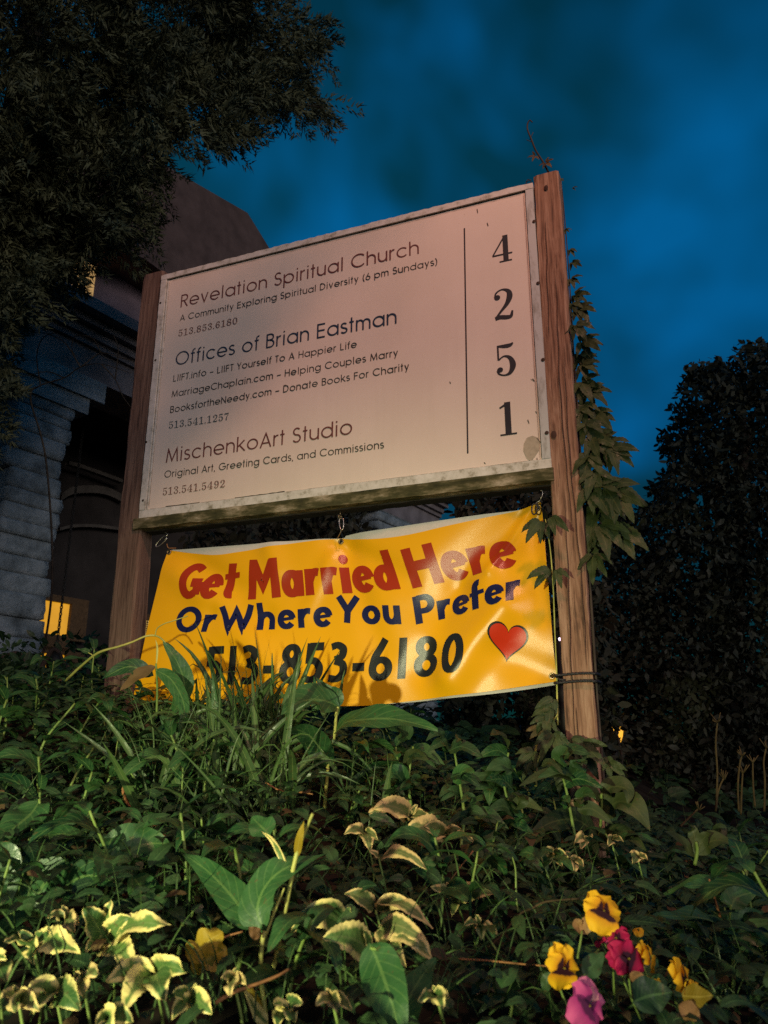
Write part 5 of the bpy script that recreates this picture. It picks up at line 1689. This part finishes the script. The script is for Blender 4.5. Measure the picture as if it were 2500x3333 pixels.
for i, (x_, y_, lab_) in enumerate(((270, 3190, 'small cream flecked shoot between the two lower left clusters'), (60, 3250, 'pale shoot near the corner under the cream blotched leaf'), (360, 3310, 'cream tipped shoot on the bottom edge at lower left'),
                                   (760, 3190, 'small pale shoot between the orange twig and the yellow lobed leaf'), (1080, 3250, 'small cream spotted shoot right of the near stalk'), (1420, 3240, 'lone dim shoot right of the large drooping leaf'), (1560, 3010, 'small pale shoot beside the brown branching twig'),
                                   (220, 2990, 'little shoot between the sprig and the large cluster at lower left'))):
    varieg((x_, y_), [(x_ + random.uniform(-75, -35), y_ + random.uniform(-20, 40), .03), (x_ + random.uniform(35, 75), y_ + random.uniform(-20, 45), .03), (x_ + random.uniform(-20, 20), y_ + random.uniform(-60, -30), .0), (x_ + random.uniform(-15, 30), y_ + random.uniform(35, 60), .05)], lab_, gd(x_, y_, .14), random.choice(['varieg', 'variegb']), random.uniform(.42, .6))
CLEAR += [(665, 3085, 90, 1.22), (845, 2950, 90, 1.3), (1270, 3220, 70, 1.1)]
# yellowed lobed leaf
plant('yellow_leaf', 'mustard yellow lobed leaf lying on the green at lower left', 'leaf', [([(700, 3080, 1.2), (728, 3052, 1.21), (790, 3032, 1.22)], .0018, .0014)],
      [([(610, 3120, 1.18), (650, 3090, 1.19), (690, 3055, 1.2), (725, 3035, 1.21)], .052, 'yleaf', (0, -1, .5)), ([(622, 3135, 1.18), (660, 3128, 1.18), (700, 3110, 1.19), (738, 3085, 1.2)], .045, 'yleaf', (0.2, -1, .4))], 'yleaf', 1.2, 'twig', 'lobed', fold=.12)

# ---- fallen twigs
def twig(label, pts, r=0.003, mat='twig', extra=()):
    P = crom([CAM + ray(x, y) * (q if q else gd(x, y, .16)) for x, y, q in pts], 8)
    c = P.mean(0)
    m = M(c)
    m.tube(P, np.linspace(r, r * .6, len(P)), 6)
    for e in extra:
        Q = crom([CAM + ray(x, y) * q for x, y, q in e], 8)
        m.tube(Q, np.linspace(r * .8, r * .4, len(Q)), 6)
    o = m.build('twig', MAT[mat])
    o.location = c
    return tag(o, label, 'twig', 'fallen twigs on the bank')
twig('forked rusty twig curving through the left of the bank', [(415, 2552, 2.0), (400, 2570, 2.0), (412, 2610, 1.98), (440, 2640, 1.95), (500, 2685, 1.92), (535, 2720, 1.88), (548, 2790, 1.85)], .0042, extra=([(436, 2634, 1.95), (390, 2640, 1.96), (330, 2645, 1.98)],))
twig('orange twig slanting over the base of the near stalk', [(700, 3265, 1.05), (760, 3230, 1.06), (830, 3205, 1.08), (900, 3178, 1.1), (940, 3155, 1.12)], .0030)
twig('long straight reddish twig pointing at the lower yellow pansy', [(1495, 3122, 1.28), (1600, 3128, 1.26), (1700, 3138, 1.24), (1795, 3146, 1.2)], .0018)
twig('branching brown twig left of the top yellow pansy', [(1590, 3085, 1.4), (1640, 3040, 1.42), (1690, 2978, 1.45), (1735, 2955, 1.47), (1780, 2935, 1.48), (1885, 2925, 1.5)], .0028, 'stalk', ([(1690, 2980, 1.45), (1720, 2990, 1.45), (1765, 2960, 1.46)],))
twig('short brick coloured twig caught in the grass', [(865, 2548, 2.0), (900, 2568, 2.0), (925, 2575, 1.98)], .0026)
twig('short orange twig lying level below the forked stalk', [(955, 2575, 2.1), (990, 2580, 2.08), (1018, 2585, 2.06)], .0034)
twig('thin dark red stem leaning through the middle of the bank', [(1540, 2770, 1.75), (1500, 2820, 1.72), (1465, 2865, 1.7), (1450, 2880, 1.7)], .0018)
twig('thin upright stem with a knot right of centre', [(1685, 2970, 1.5), (1680, 2900, 1.52), (1678, 2830, 1.54), (1668, 2790, 1.56)], .0022, 'stem')

# ---- tall dry stalks at the right
for i, (pts, lab) in enumerate((([(2330, 2640), (2335, 2520), (2330, 2420), (2336, 2345)], 'tallest dry stalk with a tufted tip in the dark at the right'), ([(2332, 2630), (2335, 2590), (2345, 2555), (2358, 2530)], 'short dry stalk leaning beside the tallest one'),
                   ([(2405, 2640), (2402, 2560), (2408, 2490), (2416, 2455)], 'dry stalk with a bent tip second from the tallest'), ([(2412, 2650), (2414, 2580), (2418, 2510)], 'thin short dry stalk touching the bent one'),
                   ([(2458, 2625), (2452, 2560), (2450, 2475)], 'dry stalk with a small forked head near the right edge'), ([(2488, 2640), (2490, 2540), (2486, 2480), (2495, 2430)], 'thick dry stalk at the very right edge'),
                   ([(2215, 2690), (2240, 2665), (2275, 2630)], 'pinkish dead stalk leaning right over the upright curling leaves'))):
    P = crom([dep(x, y, 2.9) for x, y in pts], 8)
    b = P[0].copy()
    m = M(b)
    m.tube(P, np.linspace(.0042, .003, len(P)), 6)
    for k in range(6):
        e = P[-1] + np.array([random.uniform(-.025, .025), random.uniform(-.02, .02), random.uniform(.0, .03)])
        m.tube([P[-1] - [0, 0, .008], e], [.0022, .0015], 5)
    o = m.build('dry_stalk', MAT['stalk'])
    o.location = b
    tag(o, lab, 'stalk', 'dry stalks at the right')

# ---- the creeper on the right post
VO = np.array([1.86, 0.05, 1.25])
vine = thing('creeper_vine', 'virginia creeper climbing the back and right side of the right post', 'vine', tuple(VO))
m = M(VO)
for k in range(3):
    P = crom([(1.860 + .007 * math.sin(q * 3 + k * 2) - .02 * (3.7 - q) / 2.7, .06 + .03 * math.sin(q * 2.1 + k), q) for q in np.linspace(1.2, 3.62, 16)], 5)
    m.tube(P, np.linspace(.006, .0015, len(P)), 6)
m.build('stem', MAT['bark'], vine)
m = M(VO)
m.tube(crom([at(1785, 560, .03), at(1768, 528, .03), at(1744, 490, .02), at(1730, 455, .01), at(1718, 425, 0), at(1717, 405, 0), at(1724, 392, 0), at(1733, 398, 0)], 8), np.linspace(.0046, .0022, 57), 6)
for a, b in (((1730, 462), (1714, 455)), ((1724, 455), (1736, 430)), ((1730, 585), (1712, 592)), ((1712, 592), (1714, 605))):
    m.tube([at(*a, .01), at(*b, .005)], .0014, 5)
m.tube(crom([at(1735, 600, .02), at(1722, 584, .015), at(1714, 590, .01), at(1713, 604, .01)], 6), .0014, 5)
m.build('tendril', MAT['bark'], vine)
nleaf = 0
def creeper(px, py, Y, size, ang=0.0, n=5, spread=1.0, mat='creeper', fwd=(0, -1, .25)):
    """a hanging hand of leaflets fanned downward from its stalk"""
    c = at(px, py, Y)
    m = M(VO)
    for k in range(n):
        a = R(ang) + (k - (n - 1) / 2) * R(34) * spread + random.uniform(-.12, .12)
        d = np.array([math.sin(a), random.uniform(-.35, .1), -math.cos(a)])
        L_ = size * (1.0 - .16 * abs(k - (n - 1) / 2)) * random.uniform(.85, 1.1)
        b = np.array(c) + d * L_ * .08
        S = [b, b + d * L_ * .35 + np.array([0, -.04, .05]) * L_, b + d * L_ * .7 + np.array([0, -.05, .03]) * L_, b + d * L_ + np.array([0, .02, -.04]) * L_]
        leaf(m, S, L_ * .40, unit(np.array(fwd, float) + RNG.normal(0, .25, 3)), 'ovate', fold=.2, serr=.08, nu=4, n=18, tint=random.random())
    m.build('leaf', MAT[mat], vine)
for px, py, s, a, n in ((1852, 745, .028, 40, 3), (1862, 810, .035, 30, 3), (1864, 852, .045, 40, 4), (1868, 905, .05, 40, 4), (1880, 958, .06, 55, 5), (1872, 985, .06, 10, 4), (1888, 1000, .075, 40, 5), (1885, 1055, .08, 35, 5), (1898, 1110, .08, 50, 5), (1890, 1150, .085, 20, 5),
                        (1905, 1185, .08, 60, 5), (1900, 1240, .09, 40, 5), (1918, 1270, .085, 60, 5), (1905, 1310, .09, 15, 5), (1935, 1340, .095, 45, 5), (1915, 1375, .09, 30, 5), (1930, 1420, .10, 40, 5), (1950, 1445, .11, 55, 5), (1990, 1455, .10, 35, 4),
                        (1920, 1475, .10, 5, 5), (1940, 1530, .10, 15, 5), (1935, 1580, .12, 30, 5), (1975, 1585, .13, 60, 3), (2010, 1605, .11, 30, 3), (1940, 1650, .11, 5, 5), (1960, 1700, .13, 25, 4), (1990, 1705, .14, 45, 2), (1935, 1740, .10, 5, 4), (1940, 1800, .09, 10, 4)):
    creeper(px - random.uniform(2, 14), py, .03 + random.uniform(-.03, .05), s * 1.12, a - random.uniform(0, 15), n, random.uniform(.75, 1.0))
    if s > .05:
        creeper(px - random.uniform(-6, 22), py + random.uniform(-20, 40), .05 + random.uniform(-.02, .06), s * random.uniform(.5, .95), a + random.uniform(-35, 25), n - 1, .8)
creeper(1762, 1690, -.045, .105, -38, 3, .8)
creeper(1790, 1680, -.05, .085, 30, 2, 1.1)
creeper(1770, 1700, -.03, .07, 0, 2, .6)
creeper(1795, 1850, -.05, .085, -55, 2, .9)
creeper(1812, 1850, -.045, .06, 15, 3, .8)
creeper(1776, 530, .02, .040, 30, 5, 1.6, 'coverb')
creeper(1742, 508, .02, .030, -60, 4, 1.8, 'coverb')
creeper(1812, 590, .06, .03, 80, 2, 1.0)
creeper(1862, 612, .06, .026, 60, 2, 1.0)
# shoots climbing beside the banner between its edge and the post
m = M(VO)
m.tube(crom([at(1815, 2360, -.02), at(1812, 2200, .01), at(1806, 2050, .02), at(1800, 1900, -.02), at(1790, 1780, -.03), at(1775, 1690, -.03)], 8), np.linspace(.003, .0018, 41), 6)
m.tube(crom([at(1745, 2560, -.03), at(1740, 2480, -.03), at(1752, 2405, -.03), at(1785, 2365, -.03), at(1815, 2325, -.03)], 8), np.linspace(.0045, .003, 33), 6)
m.tube(crom([at(1752, 2408, -.03), at(1790, 2394, -.035), at(1828, 2396, -.04), at(1832, 2410, -.04)], 8), .0026, 6)
m.tube(crom([at(1735, 2540, -.04), at(1745, 2490, -.04), at(1760, 2450, -.04)], 8), .0032, 6)
m.build('green_shoot', MAT['stem_y'], vine)
for px, py, s, a, n, mt in ((1805, 2270, .075, -25, 3, 'creeper'), (1795, 2300, .08, -40, 3, 'creeper'), (1780, 2330, .08, -20, 4, 'creeper'), (1800, 2380, .09, -5, 4, 'creeper'), (1770, 2370, .06, -50, 3, 'coverb'), (1740, 2440, .08, -40, 4, 'creeper'), (1720, 2480, .06, 0, 4, 'creeper'),
                            (1850, 2400, .12, 20, 4, 'creeper'), (1890, 2420, .11, 40, 4, 'creeper'), (1830, 2440, .12, 0, 5, 'creeper'), (1975, 2460, .05, 10, 3, 'creeper'), (1980, 2480, .06, 40, 3, 'creeper')):
    creeper(px, py, -.05 + random.uniform(-.03, .02), s, a, n, .9, mt)

# ---- a vine shoot arching over the left post to the banner
P = [dep(215, 2215, 2.9), dep(262, 2170, 2.85), dep(320, 2125, 2.8), dep(385, 2105, 2.8), dep(430, 2090, 2.82), dep(478, 2070, 2.85), dep(515, 2072, 2.87), dep(545, 2098, 2.88)]
vs_ = thing('vine_shoot', 'thin pale green vine shoot arching across the left post to the banner', 'vine', tuple(P[0]))
m = M(P[0])
m.tube(crom(P, 8), np.linspace(.0052, .003, 57), 6)
m.tube(crom([dep(505, 2068, 2.86), dep(512, 2045, 2.86), dep(535, 2030, 2.86), dep(560, 2022, 2.87), dep(590, 2012, 2.88), dep(612, 2005, 2.88)], 8), .0022, 5)
m.tube(crom([dep(305, 2142, 2.81), dep(300, 2132, 2.81), dep(288, 2124, 2.81)], 6), .002, 5)
m.build('stem', MAT['stem_y'], vs_)
for pts, W in (([(290, 2125), (275, 2118), (250, 2112)], .05), ([(290, 2124), (297, 2116), (294, 2108)], .016), ([(535, 2092), (560, 2110), (575, 2135)], .03)):
    m = M(P[0])
    leaf(m, [dep(x, y, 2.81) for x, y in pts], W * .55, -FW * .6 + UP, 'ovate', nu=4)
    m.build('leaf', MAT['lance'], vs_)

# ---- pansies
def pansy(px, py, d, size, yaw, pitch, mats, label, roll=0.0, foot=None):
    size *= .95
    CLEAR.append((px, py, size / d * FPX * .7 + 12, d))
    c = dep(px, py, d)
    f = foot if foot is not None else c + np.array([.01, .03, -.09])
    t = thing('pansy', label, 'flower', tuple(f), 'pansies at lower right')
    n_ = unit(np.array([math.sin(R(yaw)) * math.cos(R(pitch)), -math.cos(R(yaw)) * math.cos(R(pitch)), math.sin(R(pitch))]))
    a = unit(np.cross(np.array([0, 0, 1.0]), n_))
    b = np.cross(n_, a)
    a, b = a * math.cos(R(roll)) + b * math.sin(R(roll)), -a * math.sin(R(roll)) + b * math.cos(R(roll))
    m = M(f)
    P = crom([f, c - n_ * .02 + [0, 0, -.02], c - n_ * .006], 6)
    m.tube(P, .0016, 6)
    m.build('stem', MAT['stem'], t)
    for i, (ang, ln_, wr, lift, mt) in enumerate(((62, .95, 1.0, -.004, mats[0]), (118, .95, 1.0, -.006, mats[0]), (8, .85, .95, .002, mats[1]), (172, .85, .95, .0, mats[1]), (270, .98, 1.35, .004, mats[1]))):
        ang = R(ang + random.uniform(-8, 8))
        d_ = a * math.cos(ang) + b * math.sin(ang)
        s_ = np.cross(n_, d_)
        L_ = size * .55 * ln_
        V, U = [], []
        nr, na = 7, 11
        ph = random.random() * 6
        for r_ in range(nr + 1):
            q = r_ / nr
            for k in range(na + 1):
                u = 2 * k / na - 1
                wd = L_ * wr * .56 * abs(math.sin(math.pi * min(1, q ** .75 * .80))) ** .8
                edge = (1 - .20 * u * u)
                cup = (-.22 * q * q * L_ + .10 * L_ * math.sin(ph + u * 4.5) * q * q + .05 * L_ * math.sin(ph * 2 + u * 9) * q ** 3)
                V.append(c + n_ * (lift + cup + .05 * L_) + d_ * L_ * q * edge + s_ * u * wd)
                U.append(((u + 1) / 2, q))
        F = [(r_ * (na + 1) + k, r_ * (na + 1) + k + 1, (r_ + 1) * (na + 1) + k + 1, (r_ + 1) * (na + 1) + k) for r_ in range(nr) for k in range(na)]
        m = M(f)
        m.add(V, F, U, random.random())
        m.build('petal', MAT[mt], t)
    m = M(f)
    m.tube([c + n_ * .004, c + n_ * .007], [.0022, .0012], 8)
    m.build('eye', MAT['yleaf'], t)
    return t
Y2 = ('p_yellow', 'p_yellowspot')
pansy(1962, 2968, 1.27, .074, 35, 25, Y2, 'uppermost yellow pansy with a dark throat', -25)
pansy(1832, 3148, 1.14, .062, 40, -5, Y2, 'yellow pansy at the end of the long straight twig', -15)
pansy(2012, 3058, 1.22, .046, -30, 30, ('p_maroon', 'p_maroon'), 'crimson pansy directly under the uppermost yellow one', 20)
pansy(2042, 3120, 1.19, .060, 40, 10, ('p_maroon', 'p_maroon'), 'large dark crimson pansy with a black throat', 60)
pansy(1958, 3062, 1.24, .026, -60, 40, ('p_pink', 'p_maroon'), 'small half closed purple bloom left of the crimson pansies', 10)
pansy(2112, 3112, 1.20, .046, 80, 10, ('p_yellow', 'p_yellow'), 'yellow pansy seen from the side right of the crimson ones', 10)
pansy(2226, 3188, 1.16, .058, 72, 5, Y2, 'yellow orange pansy turned away at far lower right', 10)
pansy(2078, 3032, 1.26, .020, 10, 40, ('p_yellow', 'p_yellow'), 'tiny yellow bloom right of the uppermost pansy', 0)
pansy(2128, 3218, 1.14, .030, 10, -40, ('p_yellow', 'p_yellowspot'), 'small orange yellow bloom nodding below the side view pansy', 0)
pansy(1912, 3272, 1.06, .070, 45, 5, ('p_pale', 'p_pink'), 'pink pansy with a pale face at the bottom edge', -60)
pansy(2262, 3215, 1.15, .026, 60, 20, ('p_yellow', 'p_yellow'), 'narrow yellow petals right of the turned away pansy', 0)
plant('pansy_leaves', 'cluster of wilted brown and green leaves around the pansies', 'plant', [([(1880, 3120, 1.22), (1890, 3060, 1.24), (1895, 3030, 1.26)], .002, .0016), ([(1900, 3180, 1.16), (1925, 3120, 1.2), (1950, 3090, 1.22)], .002, .0016)],
      [([(1893, 3040, 1.26), (1880, 3010, 1.27), (1895, 2995, 1.27)], .022, 'dry'), ([(1893, 3040, 1.26), (1915, 3005, 1.27), (1930, 3010, 1.27)], .022, 'dry'), ([(1900, 3180, 1.16), (1930, 3140, 1.18), (1965, 3100, 1.2)], .03, 'cover'), ([(2050, 3170, 1.16), (2080, 3190, 1.15), (2085, 3215, 1.14)], .02, 'dry'),
       ([(2220, 3240, 1.14), (2270, 3245, 1.13), (2320, 3240, 1.12)], .035, 'yleaf'), ([(2210, 3270, 1.12), (2250, 3300, 1.11), (2280, 3320, 1.1)], .03, 'dry'), ([(1795, 3165, 1.16), (1780, 3200, 1.16), (1775, 3235, 1.15)], .02, 'cover'), ([(2060, 3260, 1.1), (2120, 3240, 1.12), (2190, 3230, 1.12)], .05, 'cover')], 'cover', 1.2, fold=.2)

# the uncountable cover comes last and leaves the single plants in sight
cover('ground_cover', 15000, MAT['cover'], (-2.2, 2.7), (-2.12, 1.6), 0.16, 0.036, 'ovate', 1)
cover('ground_cover', 4200, MAT['cover'], (-2.2, 2.7), (-2.12, 0.9), 0.18, 0.060, 'lance', 2, (.24, .4))
cover('fallen_leaves', 800, MAT['coverb'], (-2.0, 2.7), (-2.12, 0.8), 0.16, 0.032, 'ovate', 3)
# far bank, thinner, behind the sign
cover('ground_cover', 2200, MAT['cover'], (-6, 4.5), (1.6, 5.5), 0.14, 0.11, 'ovate', 4)

# ---- an unseen tree added so that its branch shades the board from the assumed street lamp
st = thing('shade_tree', 'unseen tree added with one leafy branch to shade the board', 'tree', (-1.4, -3.2, 0))
SO_ = np.array([-1.4, -3.2, 0.0])
m = M(SO_)
P = crom([SO_, SO_ + [.05, 0, 2.4], SO_ + [0, .05, 5.6]], 8)
m.tube(P, np.linspace(.17, .09, len(P)), 10)
m.build('trunk', MAT['bark'], st)
tips_ = [np.array(p) * .54 + ASSUMED_HIGH * .46 for p in ((.95, 0, 3.55), (.62, 0, 3.5), (.40, 0, 3.32), (.22, 0, 3.02), (.02, 0, 2.7), (.1, 0, 3.3))]
m = M(SO_)
P = crom([SO_ + [0, .03, 4.6], (SO_ + [0, 0, 4.9] + tips_[4]) / 2 + [0, 0, .2], tips_[4], tips_[2], tips_[0]], 8)
m.tube(P, np.linspace(.05, .006, len(P)), 7)
m.build('limb', MAT['bark'], st)
cl = np.vstack([t + RNG.normal(0, 1, (n_, 3)) * np.array([.09, .07, .08]) for t, n_ in zip(tips_, (8, 26, 26, 24, 18, 24))])
leaves('crown', cl, st, MAT['dleaf'], SO_, 0.085)
